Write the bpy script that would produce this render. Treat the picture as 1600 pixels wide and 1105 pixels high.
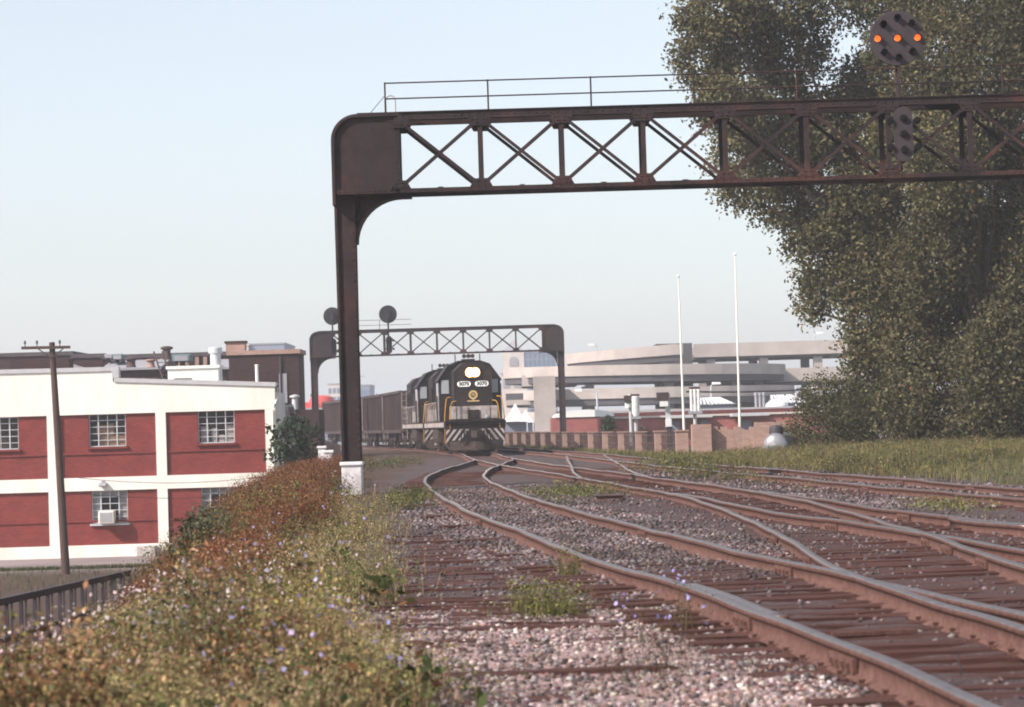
import bpy, math, random
import numpy as np
from mathutils import Vector, Matrix
R = math.radians
random.seed(7); rng = np.random.default_rng(11)
scn = bpy.context.scene
COL = scn.collection
for o in list(bpy.data.objects): bpy.data.objects.remove(o)

# ------------------------------------------------------------------ camera, sky, sun, exposure
CAM_H, FPX, HOR, ROLL = 1.30, 4200.0, 664.0, 1.7          # eye height over rail top; focal length in 1600-px pixels; horizon; roll
_p, _r = math.atan((HOR-552.5)/FPX), R(ROLL)
_F = np.array([0, math.cos(_p), math.sin(_p)]); _R0 = np.array([1., 0, 0]); _U0 = np.array([0, -math.sin(_p), math.cos(_p)])
_RT = math.cos(_r)*_R0-math.sin(_r)*_U0; _UP = math.cos(_r)*_U0+math.sin(_r)*_R0
cam_d = bpy.data.cameras.new('camera'); cam = bpy.data.objects.new('camera', cam_d); COL.objects.link(cam)
cam_d.sensor_width = 36; cam_d.lens = FPX/1600*36; cam_d.clip_start = .5; cam_d.clip_end = 9000
m = Matrix.Identity(4)
for i in range(3):
    m[i][0] = _RT[i]; m[i][1] = _UP[i]; m[i][2] = -_F[i]
m[2][3] = CAM_H
cam.matrix_world = m
cam_d.dof.use_dof = True; cam_d.dof.focus_distance = 70; cam_d.dof.aperture_fstop = 5.0
scn.camera = cam
SUN_FROM = Vector((-1.0, -.62, .92)).normalized()
el = math.asin(SUN_FROM.z); az = math.atan2(SUN_FROM.x, SUN_FROM.y)
w = bpy.data.worlds.new('World'); scn.world = w; w.use_nodes = True
nt = w.node_tree; bg = nt.nodes['Background']
sky = nt.nodes.new('ShaderNodeTexSky'); sky.sky_type = 'NISHITA'; sky.sun_disc = False
sky.sun_elevation = el; sky.sun_rotation = az % (2*math.pi); sky.air_density = 1.0; sky.dust_density = 1.2; sky.ozone_density = 1.5; sky.altitude = 120
hs_ = nt.nodes.new('ShaderNodeHueSaturation'); hs_.inputs['Saturation'].default_value = .52; hs_.inputs['Color'].default_value = (1, 1, 1, 1)      # thin even overcast of summer haze
nt.links.new(sky.outputs[0], hs_.inputs['Color']); nt.links.new(hs_.outputs[0], bg.inputs[0]); bg.inputs[1].default_value = .108
sl = bpy.data.lights.new('sun', 'SUN'); so = bpy.data.objects.new('sun', sl); COL.objects.link(so)
sl.energy = 3.9; sl.angle = R(.6); sl.color = (1, .885, .79)
so.rotation_euler = (-SUN_FROM).to_track_quat('-Z', 'Y').to_euler(); so.location = (-40, -30, 60)
vs = scn.view_settings; vs.view_transform = 'Standard'; vs.look = 'None'; vs.gamma = 1; vs.use_curve_mapping = False; vs.exposure = .85
cy = scn.cycles; cy.use_denoising = True; cy.max_bounces = 6; cy.diffuse_bounces = 3; cy.glossy_bounces = 3; cy.transmission_bounces = 4; cy.volume_bounces = 1; cy.transparent_max_bounces = 8
cy.sample_clamp_indirect = 6; cy.filter_width = 1.9

# ------------------------------------------------------------------ helpers
def at(x, y, d):
    """world point seen at photo pixel (x, y) that stands d metres ahead"""
    v = _F+(x-800)/FPX*_RT-(y-552.5)/FPX*_UP
    q = v*(d/v[1]); return Vector((q[0], q[1], q[2]+CAM_H))
def X(x, y, d): return at(x, y, d).x
def Z(x, y, d): return at(x, y, d).z
def smooth(a, b, t):
    t = np.clip((t-a)/(b-a), 0, 1); return t*t*(3-2*t)

class NT:
    def __init__(s, m): s.t = m.node_tree; s.n = s.t.nodes; s.l = s.t.links
    def new(s, k, **kw):
        o = s.n.new(k)
        for a, b in kw.items():
            if a in o.inputs: o.inputs[a].default_value = b
            else: setattr(o, a, b)
        return o
def mat(name, c1, c2=None, rough=.8, scale=3.0, metal=0.0, bump=0.0, bscale=None, detail=6, attr=None, emit=None, spec=.3, stretch=None, alpha=None, dirt=None, translucent=0):
    m = bpy.data.materials.new(name); m.use_nodes = True; t = NT(m); b = t.n['Principled BSDF']
    b.inputs['Roughness'].default_value = rough; b.inputs['Metallic'].default_value = metal
    b.inputs['Specular IOR Level'].default_value = spec
    tc = t.new('ShaderNodeTexCoord'); src = tc.outputs['Object']
    if stretch:
        mp = t.new('ShaderNodeMapping'); mp.inputs['Scale'].default_value = stretch; t.l.new(src, mp.inputs[0]); src = mp.outputs[0]
    last = None
    if c2 is not None:
        no = t.new('ShaderNodeTexNoise', Scale=scale, Detail=detail, Roughness=.65); t.l.new(src, no.inputs['Vector'])
        cr = t.new('ShaderNodeValToRGB'); cr.color_ramp.elements[0].position = .33; cr.color_ramp.elements[1].position = .67
        cr.color_ramp.elements[0].color = (*c1, 1); cr.color_ramp.elements[1].color = (*c2, 1)
        t.l.new(no.outputs['Fac'], cr.inputs[0]); last = cr.outputs[0]
        if dirt:
            n3 = t.new('ShaderNodeTexNoise', Scale=scale*.21, Detail=8, Roughness=.7); t.l.new(src, n3.inputs['Vector'])
            c3 = t.new('ShaderNodeValToRGB'); c3.color_ramp.elements[0].position = .48; c3.color_ramp.elements[1].position = .68
            c3.color_ramp.elements[0].color = (0, 0, 0, 1)
            mx = t.new('ShaderNodeMix', data_type='RGBA'); t.l.new(n3.outputs['Fac'], c3.inputs[0]); t.l.new(c3.outputs[0], mx.inputs[0])
            t.l.new(last, mx.inputs[6]); mx.inputs[7].default_value = (*dirt, 1); last = mx.outputs[2]
    else: b.inputs['Base Color'].default_value = (*c1, 1)
    if attr:
        a = t.new('ShaderNodeAttribute', attribute_name=attr)
        if last is None: last = a.outputs['Color']
        else:
            mx = t.new('ShaderNodeMix', data_type='RGBA', blend_type='MULTIPLY'); mx.inputs[0].default_value = 1
            t.l.new(last, mx.inputs[6]); t.l.new(a.outputs['Color'], mx.inputs[7]); last = mx.outputs[2]
    if last is not None: t.l.new(last, b.inputs['Base Color'])
    if bump:
        n2 = t.new('ShaderNodeTexNoise', Scale=bscale or scale*4, Detail=5); t.l.new(src, n2.inputs['Vector'])
        bp = t.new('ShaderNodeBump', Strength=bump, Distance=.03); t.l.new(n2.outputs['Fac'], bp.inputs['Height']); t.l.new(bp.outputs[0], b.inputs['Normal'])
    if emit: b.inputs['Emission Color'].default_value = (*emit[0], 1); b.inputs['Emission Strength'].default_value = emit[1]
    if alpha is not None: b.inputs['Alpha'].default_value = alpha
    if translucent:
        tr = t.new('ShaderNodeBsdfTranslucent'); ms = t.new('ShaderNodeMixShader'); ms.inputs[0].default_value = translucent
        if last is not None: t.l.new(last, tr.inputs[0])
        t.l.new(b.outputs[0], ms.inputs[1]); t.l.new(tr.outputs[0], ms.inputs[2]); t.l.new(ms.outputs[0], t.n['Material Output'].inputs[0])
    return m

def brickmat(name, c1, c2, mortar, sc=1.0, rough=.85, bump=.25):
    m = bpy.data.materials.new(name); m.use_nodes = True; t = NT(m); b = t.n['Principled BSDF']; b.inputs['Roughness'].default_value = rough
    b.inputs['Specular IOR Level'].default_value = .2
    tc = t.new('ShaderNodeTexCoord'); sp = t.new('ShaderNodeSeparateXYZ'); cb = t.new('ShaderNodeCombineXYZ')
    ad = t.new('ShaderNodeMath', operation='ADD'); t.l.new(tc.outputs['Object'], sp.inputs[0]); t.l.new(sp.outputs[0], ad.inputs[0]); t.l.new(sp.outputs[1], ad.inputs[1])
    t.l.new(ad.outputs[0], cb.inputs[0]); t.l.new(sp.outputs[2], cb.inputs[1])
    br = t.new('ShaderNodeTexBrick', Scale=sc); br.inputs['Color1'].default_value = (*c1, 1); br.inputs['Color2'].default_value = (*c2, 1); br.inputs['Mortar'].default_value = (*mortar, 1)
    br.inputs['Brick Width'].default_value = .23; br.inputs['Row Height'].default_value = .075; br.inputs['Mortar Size'].default_value = .006
    t.l.new(cb.outputs[0], br.inputs['Vector'])
    no = t.new('ShaderNodeTexNoise', Scale=.9, Detail=8, Roughness=.7); t.l.new(tc.outputs['Object'], no.inputs['Vector'])
    cr = t.new('ShaderNodeValToRGB'); cr.color_ramp.elements[0].position = .3; cr.color_ramp.elements[0].color = (.78, .78, .8, 1); cr.color_ramp.elements[1].position = .7; cr.color_ramp.elements[1].color = (1.12, 1.1, 1.1, 1)
    t.l.new(no.outputs['Fac'], cr.inputs[0])
    mx = t.new('ShaderNodeMix', data_type='RGBA', blend_type='MULTIPLY'); mx.inputs[0].default_value = 1
    t.l.new(br.outputs['Color'], mx.inputs[6]); t.l.new(cr.outputs[0], mx.inputs[7]); t.l.new(mx.outputs[2], b.inputs['Base Color'])
    bp = t.new('ShaderNodeBump', Strength=bump, Distance=.01); t.l.new(br.outputs['Fac'], bp.inputs['Height']); bp.invert = True; t.l.new(bp.outputs[0], b.inputs['Normal'])
    return m

class MB:
    """collects boxes, bars, tubes; build() links ONE mesh object"""
    def __init__(s): s.v = []; s.f = []; s.mi = []; s.cur = 0
    def add(s, vs, fs):
        n = len(s.v); s.v += [tuple(q) for q in vs]
        for f in fs: s.f.append(tuple(i+n for i in f)); s.mi.append(s.cur)
        return s
    def box(s, x0, x1, y0, y1, z0, z1):
        return s.add([(x0, y0, z0), (x1, y0, z0), (x1, y1, z0), (x0, y1, z0), (x0, y0, z1), (x1, y0, z1), (x1, y1, z1), (x0, y1, z1)],
                     [(0, 3, 2, 1), (4, 5, 6, 7), (0, 1, 5, 4), (1, 2, 6, 5), (2, 3, 7, 6), (3, 0, 4, 7)])
    def beam(s, a, b, w, h, up=(0, 0, 1)):
        a, b = Vector(a), Vector(b); d = (b-a).normalized(); u = Vector(up)
        sd = d.cross(u)
        if sd.length < 1e-4: sd = d.cross(Vector((0, 1, 0)))
        sd.normalize(); u = sd.cross(d); sd = sd*w/2; u = u*h/2
        vs = [a-sd-u, a+sd-u, a+sd+u, a-sd+u, b-sd-u, b+sd-u, b+sd+u, b-sd+u]
        return s.add(vs, [(0, 1, 2, 3), (7, 6, 5, 4), (0, 4, 5, 1), (1, 5, 6, 2), (2, 6, 7, 3), (3, 7, 4, 0)])
    def tube(s, pts, rad, n=8, caps=True):
        pts = [Vector(q) for q in pts]
        if not hasattr(rad, '__len__'): rad = [rad]*len(pts)
        vs = []; fs = []; prev = None
        for i, q in enumerate(pts):
            d = (pts[min(i+1, len(pts)-1)]-pts[max(i-1, 0)]).normalized()
            u = Vector((0, 0, 1)) if abs(d.z) < .95 else Vector((1, 0, 0))
            a = d.cross(u).normalized(); b = a.cross(d)
            for k in range(n):
                t = 2*math.pi*k/n; vs.append(q+(a*math.cos(t)+b*math.sin(t))*rad[i])
        for i in range(len(pts)-1):
            for k in range(n): fs.append((i*n+k, i*n+(k+1) % n, (i+1)*n+(k+1) % n, (i+1)*n+k))
        if caps: fs.append(tuple(range(n))[::-1]); fs.append(tuple((len(pts)-1)*n+k for k in range(n)))
        return s.add(vs, fs)
    def lathe(s, prof, c=(0, 0, 0), axis='z', n=20):
        """prof: (radius, height) list"""
        vs = []; fs = []
        for r_, h_ in prof:
            for k in range(n):
                t = 2*math.pi*k/n; a, b = r_*math.cos(t), r_*math.sin(t)
                p = {'z': (a, b, h_), 'y': (a, h_, b), 'x': (h_, a, b)}[axis]
                vs.append((p[0]+c[0], p[1]+c[1], p[2]+c[2]))
        for i in range(len(prof)-1):
            for k in range(n): fs.append((i*n+k, i*n+(k+1) % n, (i+1)*n+(k+1) % n, (i+1)*n+k))
        fs.append(tuple(range(n))[::-1]); fs.append(tuple((len(prof)-1)*n+k for k in range(n)))
        return s.add(vs, fs)
    def prism(s, poly, a0, a1, axis='y'):
        """poly in (x,z) extruded in y, or (y,z) in x, or (x,y) in z"""
        n = len(poly)
        g = {'y': lambda p, t: (p[0], t, p[1]), 'x': lambda p, t: (t, p[0], p[1]), 'z': lambda p, t: (p[0], p[1], t)}[axis]
        vs = [g(p, a0) for p in poly]+[g(p, a1) for p in poly]
        fs = [tuple(range(n)), tuple(range(2*n-1, n-1, -1))]+[(i, i+n, (i+1) % n+n, (i+1) % n) for i in range(n)]
        return s.add(vs, fs)
    def mesh(s, name, mats):
        me = bpy.data.meshes.new(name); me.from_pydata(s.v, [], s.f)
        mats = mats if isinstance(mats, (list, tuple)) else [mats]
        for q in mats: me.materials.append(q)
        if len(mats) > 1: me.polygons.foreach_set('material_index', s.mi)
        import bmesh
        bm = bmesh.new(); bm.from_mesh(me); bmesh.ops.recalc_face_normals(bm, faces=bm.faces); bm.to_mesh(me); bm.free()
        return me
    def build(s, name, mats, parent=None, smoothed=False, bevel=0, loc=(0, 0, 0)):
        o = link(name, s.mesh(name, mats), parent, loc)
        if smoothed: soft(o)
        if bevel:
            b = o.modifiers.new('bevel', 'BEVEL'); b.width = bevel; b.segments = 2; b.limit_method = 'ANGLE'
        return o
def soft(o, ang=40):
    me = o.data
    me.polygons.foreach_set('use_smooth', [True]*len(me.polygons)); me.set_sharp_from_angle(angle=R(ang))
def link(name, data, parent=None, loc=(0, 0, 0), rot=(0, 0, 0)):
    o = bpy.data.objects.new(name, data); COL.objects.link(o); o.location = loc; o.rotation_euler = rot
    if parent is not None: o.parent = parent
    return o
def tag(o, label=None, cat=None, group=None, kind=None):
    if label: o['label'] = label
    if cat: o['category'] = cat
    if group: o['group'] = group
    if kind or cat: o['kind'] = kind or 'thing'
    return o
def thing(name, label, cat, loc=(0, 0, 0), rz=0, group=None, kind=None):
    return tag(link(name, None, None, loc, (0, 0, rz)), label, cat, group, kind)
def copy_tree(o, parent=None):
    c = o.copy(); COL.objects.link(c)
    if parent is not None: c.parent = parent
    for ch in [q for q in o.children]: copy_tree(ch, c)
    return c
def npmesh(name, V, Fc, mats, col=None, nsides=4, smoothed=False):
    """numpy verts (n,3), faces (m,nsides), optional per-vertex colour"""
    me = bpy.data.meshes.new(name)
    me.vertices.add(len(V)); me.vertices.foreach_set('co', np.asarray(V, np.float32).ravel())
    me.loops.add(Fc.size); me.loops.foreach_set('vertex_index', Fc.astype(np.int32).ravel())
    me.polygons.add(len(Fc)); me.polygons.foreach_set('loop_start', np.arange(0, Fc.size, nsides, dtype=np.int32))
    if smoothed: me.polygons.foreach_set('use_smooth', np.ones(len(Fc), bool))
    if col is not None:
        a = me.color_attributes.new('tint', 'FLOAT_COLOR', 'POINT')
        a.data.foreach_set('color', np.concatenate([col, np.ones((len(col), 1))], 1).astype(np.float32).ravel())
    for q in (mats if isinstance(mats, (list, tuple)) else [mats]): me.materials.append(q)
    me.update(calc_edges=True); me.validate()
    return me

# ------------------------------------------------------------------ materials
M = {}
M['steel'] = mat('bridge_paint', (.016, .0098, .0112), (.031, .019, .0198), .75, 2.5, bump=.2, dirt=(.078, .030, .022))
M['rail_side'] = mat('rail_rust', (.075, .034, .027), (.15, .078, .064), .9, 14, bump=.3)
M['rail_top'] = mat('rail_polish', (.24, .19, .17), (.40, .34, .32), .42, 9, metal=1.0)
M['tie'] = mat('old_tie_wood', (.034, .014, .012), (.125, .056, .046), .95, 6, bump=.6, stretch=(1, 9, 9))
M['concrete'] = mat('pale_concrete', (.42, .38, .36), (.58, .54, .52), .9, 4, bump=.2, dirt=(.27, .23, .22))
M['white_conc'] = mat('whitewashed_concrete', (.58, .56, .57), (.76, .74, .74), .9, 6, bump=.3, dirt=(.36, .32, .32))
M['garage'] = mat('garage_concrete', (.39, .34, .315), (.47, .42, .395), .9, .5, dirt=(.31, .27, .25))
M['shaded_conc'] = mat('shaded_garage_concrete', (.065, .06, .07), (.09, .085, .092), .9, .6)  # darkened copy of the garage concrete, shade under the decks put into its colour
M['white_paint'] = mat('white_wall_paint', (.76, .745, .68), (.82, .80, .75), .8, 1.6, dirt=(.68, .65, .57), stretch=(1, 1, .3))
M['grey_trim'] = mat('grey_coping', (.42, .42, .44), (.5, .5, .52), .6, 3)
M['brick'] = brickmat('red_brick', (.17, .028, .025), (.225, .04, .034), (.20, .06, .05))
M['dkbrick'] = brickmat('sooty_brick', (.032, .017, .017), (.06, .028, .026), (.05, .034, .034))
M['redbrick2'] = brickmat('rosy_brick', (.30, .095, .088), (.37, .12, .11), (.36, .17, .155))
M['tanbrick'] = brickmat('tan_brick', (.31, .195, .16), (.39, .26, .21), (.40, .30, .26))
M['glass'] = mat('window_glass', (.02, .02, .025), None, .06, spec=.6, alpha=.16)
M['darkglass'] = mat('dark_glass', (.02, .02, .025), None, .08, spec=.7)
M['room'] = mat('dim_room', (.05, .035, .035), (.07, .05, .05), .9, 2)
M['carton'] = mat('carton', (.42, .26, .17), (.52, .34, .24), .9, 5)
M['paper'] = mat('paper_stacks', (.62, .56, .54), (.74, .68, .66), .9, 8)
M['blind'] = mat('window_blind', (.42, .42, .42), (.52, .52, .52), .8, 1, stretch=(20, 1, .3))
M['galv'] = mat('galvanized', (.52, .54, .56), (.64, .66, .68), .45, 5, metal=.3)
M['wood'] = mat('pole_wood', (.055, .032, .027), (.10, .06, .05), .9, 5, bump=.5, stretch=(6, 6, .6))
M['iron'] = mat('black_iron', (.03, .028, .036), (.06, .05, .06), .6, 8)
M['teal'] = mat('teal_machine', (.10, .17, .18), (.14, .21, .22), .7, 4)
M['roofdark'] = mat('dark_roofing', (.06, .05, .055), (.095, .08, .085), .9, 1.5)
M['roofgrey'] = mat('grey_roofing', (.26, .26, .29), (.33, .33, .35), .8, 1.5)
M['loco'] = mat('locomotive_black', (.011, .0065, .0068), (.023, .0145, .0145), .55, 4, spec=.25, dirt=(.036, .025, .023))
M['locodirt'] = mat('underframe_grime', (.035, .025, .022), (.075, .052, .045), .9, 6)
M['locowhite'] = mat('locomotive_white', (.30, .265, .25), (.46, .41, .39), .7, 5, dirt=(.15, .12, .11))
M['gold'] = mat('handrail_yellow', (.42, .20, .025), (.52, .26, .035), .55, 6)
M['emblem'] = mat('emblem_gold', (.55, .40, .18), None, .5)
M['board'] = mat('number_board', (.8, .8, .78), None, .5, emit=((1, .96, .9), .3))
M['ink'] = mat('number_ink', (.01, .01, .01), None, .6)
M['headlight'] = mat('headlight', (1, .9, .7), None, .3, emit=((1, .80, .52), 120))
M['halo'] = mat('headlight_halo', (.9, .7, .4), None, .3, emit=((1, .42, .11), 4))  # orange halo of the lit lamp, put into a glowing colour
M['lens'] = mat('grey_lens', (.34, .37, .40), None, .15, spec=.6)
M['hopper'] = mat('hopper_paint', (.045, .029, .030), (.08, .053, .053), .85, 1.6, dirt=(.11, .07, .065), stretch=(1, 1, .25))
M['coal'] = mat('coal', (.012, .012, .013), (.03, .03, .03), .8, 7, bump=1)
M['lampdark'] = mat('dark_lens', (.008, .007, .007), None, .7, spec=.1)
M['amber'] = mat('amber_lens', (.9, .2, .02), None, .4, emit=((1, .15, .02), .75))
M['disc'] = mat('signal_disc_grey', (.036, .027, .031), (.052, .040, .045), .8, 3)
M['discback'] = mat('signal_disc_black', (.014, .013, .016), (.022, .02, .024), .7, 3)
M['leaf'] = mat('tree_leaf', (1, 1, 1), None, .6, attr='tint', spec=.25, translucent=.3)
M['bark'] = mat('bark', (.06, .045, .035), (.11, .085, .07), .95, 4, bump=.8, stretch=(4, 4, .6))
M['blade'] = mat('weed_blade', (1, 1, 1), None, .7, attr='tint', spec=.15, translucent=.25)
M['stone'] = mat('ballast_stone', (.78, .78, .78), (1.1, 1.1, 1.1), .9, 30, attr='tint')
M['propane'] = mat('tank_silver', (.26, .26, .275), (.34, .34, .35), .32, 3, metal=.45, spec=.5, dirt=(.19, .18, .175))
M['red'] = mat('red_paint', (.52, .06, .06), (.60, .09, .08), .6, 3)
M['bluegrey'] = mat('blue_grey_cladding', (.20, .22, .30), (.25, .27, .35), .7, .2)
M['blueglass'] = mat('blue_glass_wall', (.10, .14, .22), (.15, .20, .28), .3, .15, spec=.5)
M['palestone'] = mat('pale_stone', (.50, .44, .41), (.60, .54, .51), .9, .4)
M['canvas'] = mat('white_canvas', (.78, .78, .78), (.84, .84, .84), .8, 2)
M['porcelain'] = mat('grey_porcelain', (.66, .67, .67), (.76, .77, .77), .4, 5)
M['skyroof'] = mat('ribbed_roof_white', (.66, .68, .70), (.76, .78, .80), .5, 2)
M['darkroofrib'] = mat('ribbed_roof_dark', (.16, .17, .2), (.22, .23, .26), .6, 2)

# ------------------------------------------------------------------ track centre lines (plan: X over Y), rail top at z = 0
K = CAM_H/1.25
TR = {
 'A': [(2.92, 6), (2.80, 9.5), (2.66, 12.8), (2.47, 15), (2.24, 17.7), (1.98, 20.4), (1.68, 22.9), (1.30, 25.9), (.86, 30.8), (.47, 35), (.08, 39), (-.31, 44), (-.72, 50), (-1.27, 60), (-1.47, 65), (-1.52, 74), (-1.38, 81), (-1.2, 86), (-.98, 92), (-.80, 99), (-1.0, 106)],
 'M': [(7.0, 6), (6.2, 14), (5.7, 20), (5.2, 25.5), (4.7, 31), (4.2, 35.5), (3.78, 42), (3.38, 47), (2.95, 52), (2.34, 60), (1.8, 67), (1.2, 74), (.52, 82), (-.2, 92), (-.70, 100), (-1.2, 110), (-1.82, 126), (-3.5, 145), (-5.7, 165.5), (-7.6, 179), (-9.6, 192), (-12, 207), (-15, 221), (-22, 250), (-34, 290)],
 'C': [(3.9, 6), (3.75, 12), (3.6, 16), (3.45, 18.8), (3.36, 21), (3.38, 23), (3.46, 25.5), (3.53, 28.5), (3.58, 31.5), (3.62, 35.2), (3.60, 39.5), (3.50, 43.5), (3.36, 47.4)],
 'D': [(2.32, 60.3), (2.22, 66), (2.33, 76), (2.58, 95), (2.75, 106)],
 'F': [(8.6, 30), (7.65, 41), (7.2, 45), (6.83, 50.5), (6.35, 56), (5.8, 62.4), (5.3, 68), (4.45, 80), (3.65, 93), (3.05, 103), (2.5, 112), (1.3, 126), (-.3, 145), (-2.4, 165), (-6, 192), (-11, 221)],
}
class Spl:
    def __init__(s, pts):
        p = np.array(sorted(pts, key=lambda q: q[1]), float)*K
        s.y = p[:, 1]; s.x = p[:, 0]; n = len(p); h = np.diff(s.y)
        A = np.eye(n); b = np.zeros(n)
        for i in range(1, n-1):
            A[i, i-1] = h[i-1]; A[i, i] = 2*(h[i-1]+h[i]); A[i, i+1] = h[i]
            b[i] = 3*((s.x[i+1]-s.x[i])/h[i]-(s.x[i]-s.x[i-1])/h[i-1])
        s.c = np.linalg.solve(A, b); s.h = h
    def __call__(s, Y):
        Y = np.asarray(Y, float); i = np.clip(np.searchsorted(s.y, Y)-1, 0, len(s.y)-2); h = s.h[i]; t = Y-s.y[i]
        b = (s.x[i+1]-s.x[i])/h-h*(2*s.c[i]+s.c[i+1])/3; d = (s.c[i+1]-s.c[i])/(3*h)
        return s.x[i]+b*t+s.c[i]*t*t+d*t**3
    def slope(s, Y): return (s(Y+.2)-s(Y-.2))/.4
SP = {k: Spl(v) for k, v in TR.items()}
GAUGE = 1.435

# ------------------------------------------------------------------ terrain
LOW, RIGHTLOW = -4.36, -2.4
def edge(Y): return -2.2-smooth(22, 48, Y)*1.4-smooth(44, 64, Y)*1.35-np.clip(Y-66, 0, 59)*.03-np.clip(Y-125, 0, 400)*.135
def raise_bed(Xa, Ya):
    a = SP['A'](np.clip(Ya, 6.3, 110)); m_ = SP['M'](np.clip(Ya, 6.3, 250)); mid = (a+m_)/2
    return .036*smooth(15, 26, Ya)*smooth(-1.25, -.7, Xa-a)*(1-smooth(90, 120, Ya))+.05*np.exp(-((Xa-mid)/.9)**2)*smooth(27, 36, Ya)*(1-smooth(70, 85, Ya))*smooth(2.2, 3.2, m_-a)
def height(Xa, Ya):
    Xa = np.asarray(Xa, float); Ya = np.asarray(Ya, float)
    wdt = 7.0-np.clip(Ya-60, 0, 30)*.04+np.clip(Ya-120, 0, 100)*.05
    t = smooth(0, 1, (edge(Ya)-Xa)/wdt)
    z = -.185+(LOW+.185)*t
    z += raise_bed(Xa, Ya)
    # slight ditch between weeds and tracks, and grassy bank on the right
    fx = SP['F'](np.clip(Ya, 32, 220))
    z += .28*smooth(2.2, 7, Xa-fx)*smooth(45, 60, Ya)*(1-smooth(108, 126, Ya))
    z += (RIGHTLOW+.2)*smooth(14, 40, Xa-(16.5-.095*Ya)+np.clip(Ya-120, 0, 60)*.25)*smooth(118, 150, Ya)
    return z
def H(x, y): return float(height(x, y))
def bumpnoise(Xa, Ya, a):
    return a*(np.sin(Xa*2.3+Ya*1.1)+np.sin(Xa*5.1-Ya*2.7+1)*.6+np.sin(Xa*11.3+Ya*7.9)*.35+np.sin(-Xa*3.1+Ya*4.3+2)*.5)/2.4
# one sheet: fine near the camera, coarse to the horizon
ys = np.concatenate([np.arange(-60, 8, 6), np.arange(8, 40, .16), np.arange(40, 90, .5), np.arange(90, 240, 3), np.arange(240, 700, 25), np.arange(700, 6001, 530)])
xs = np.concatenate([np.arange(-6000, -400, 560), np.arange(-400, -40, 24), np.arange(-40, -9, 1.6), np.arange(-9, 10, .16), np.arange(10, 40, 1.4), np.arange(40, 400, 24), np.arange(400, 6001, 560)])
GX, GY = np.meshgrid(xs, ys); GZ = height(GX, GY)
near = np.clip(1-(GY-8)/80, 0, 1)*(np.abs(GX) < 12)
GZ += bumpnoise(GX, GY, .022)*near+rng.normal(0, .008, GX.shape)*near
nx, ny = len(xs), len(ys)
idx = np.arange(nx*ny).reshape(ny, nx)
Fc = np.stack([idx[:-1, :-1], idx[:-1, 1:], idx[1:, 1:], idx[1:, :-1]], -1).reshape(-1, 4)
GV = np.stack([GX, GY, GZ], -1).reshape(-1, 3)
gx, gy = GV[:, 0], GV[:, 1]
def lerp(a, b, t): return a+(b-a)*t[..., None]
nz = (np.sin(gx*1.7+gy*.9)+np.sin(gx*.8-gy*1.9+2)+np.sin(gx*3.7+gy*3.1))/3
grey, pink, soil, grassc, street = [np.array(q) for q in ((.080, .059, .061), (.33, .23, .22), (.07, .042, .030), (.075, .075, .03), (.26, .215, .215))]
colr = np.tile(grey, (len(gx), 1))
dA = gx-SP['A'](np.clip(gy, 6.3, 110))
rust = np.array((.070, .035, .030))
cnt = np.exp(-((np.abs(dA)-.75)/.5)**2)*.6
colr = lerp(colr, rust, np.clip(cnt+.35*nz, 0, 1)*(gy < 60))
dC = gx-SP['C'](np.clip(gy, 6.3, 49)); colr = lerp(colr, rust, np.clip(np.exp(-(dC/1.0)**2)*.75*(gy < 50)+.15*nz, 0, 1))
dM = gx-SP['M'](np.clip(gy, 6.3, 200)); colr = lerp(colr, rust, np.clip(np.exp(-(dM/1.6)**2)*.7+.1*nz, 0, 1))
pk = smooth(-.15, .25, 1-np.abs(gx-.05)/1.45+.22*nz)*(1-smooth(19.5, 23.5, gy+nz))
colr = lerp(colr, pink, pk)
wl = -.9-np.clip(gy-14, 0, 60)*.045+.28*np.sin(gy*.55)+.15*np.sin(gy*1.37+1)          # edge of the weeds
colr = lerp(colr, soil, smooth(-.3, .5, wl-gx+.3*nz))
colr = lerp(colr, grassc, smooth(0, 1.5, gx-SP['F'](np.clip(gy, 32, 220))-2.2+.5*nz)*smooth(36, 46, gy))
colr = lerp(colr, street, smooth(8.5, 9.5, edge(gy)-gx)*smooth(112, 118, gy))
colr = lerp(colr, np.array((.2, .2, .19)), smooth(170, 240, gy))
colr *= (1+.10*rng.normal(0, 1, (len(gx), 1)))
M['ground'] = mat('gravel_ground', (.72, .72, .72), (1.22, 1.2, 1.2), .95, 26, bump=.9, bscale=34, attr='tint', detail=8)
ground = tag(link('ground', npmesh('ground', GV, Fc, M['ground'], np.clip(colr, .01, 1), 4, True)), 'gravel and soil ground of the railway embankment and the town', kind='structure')

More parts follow.
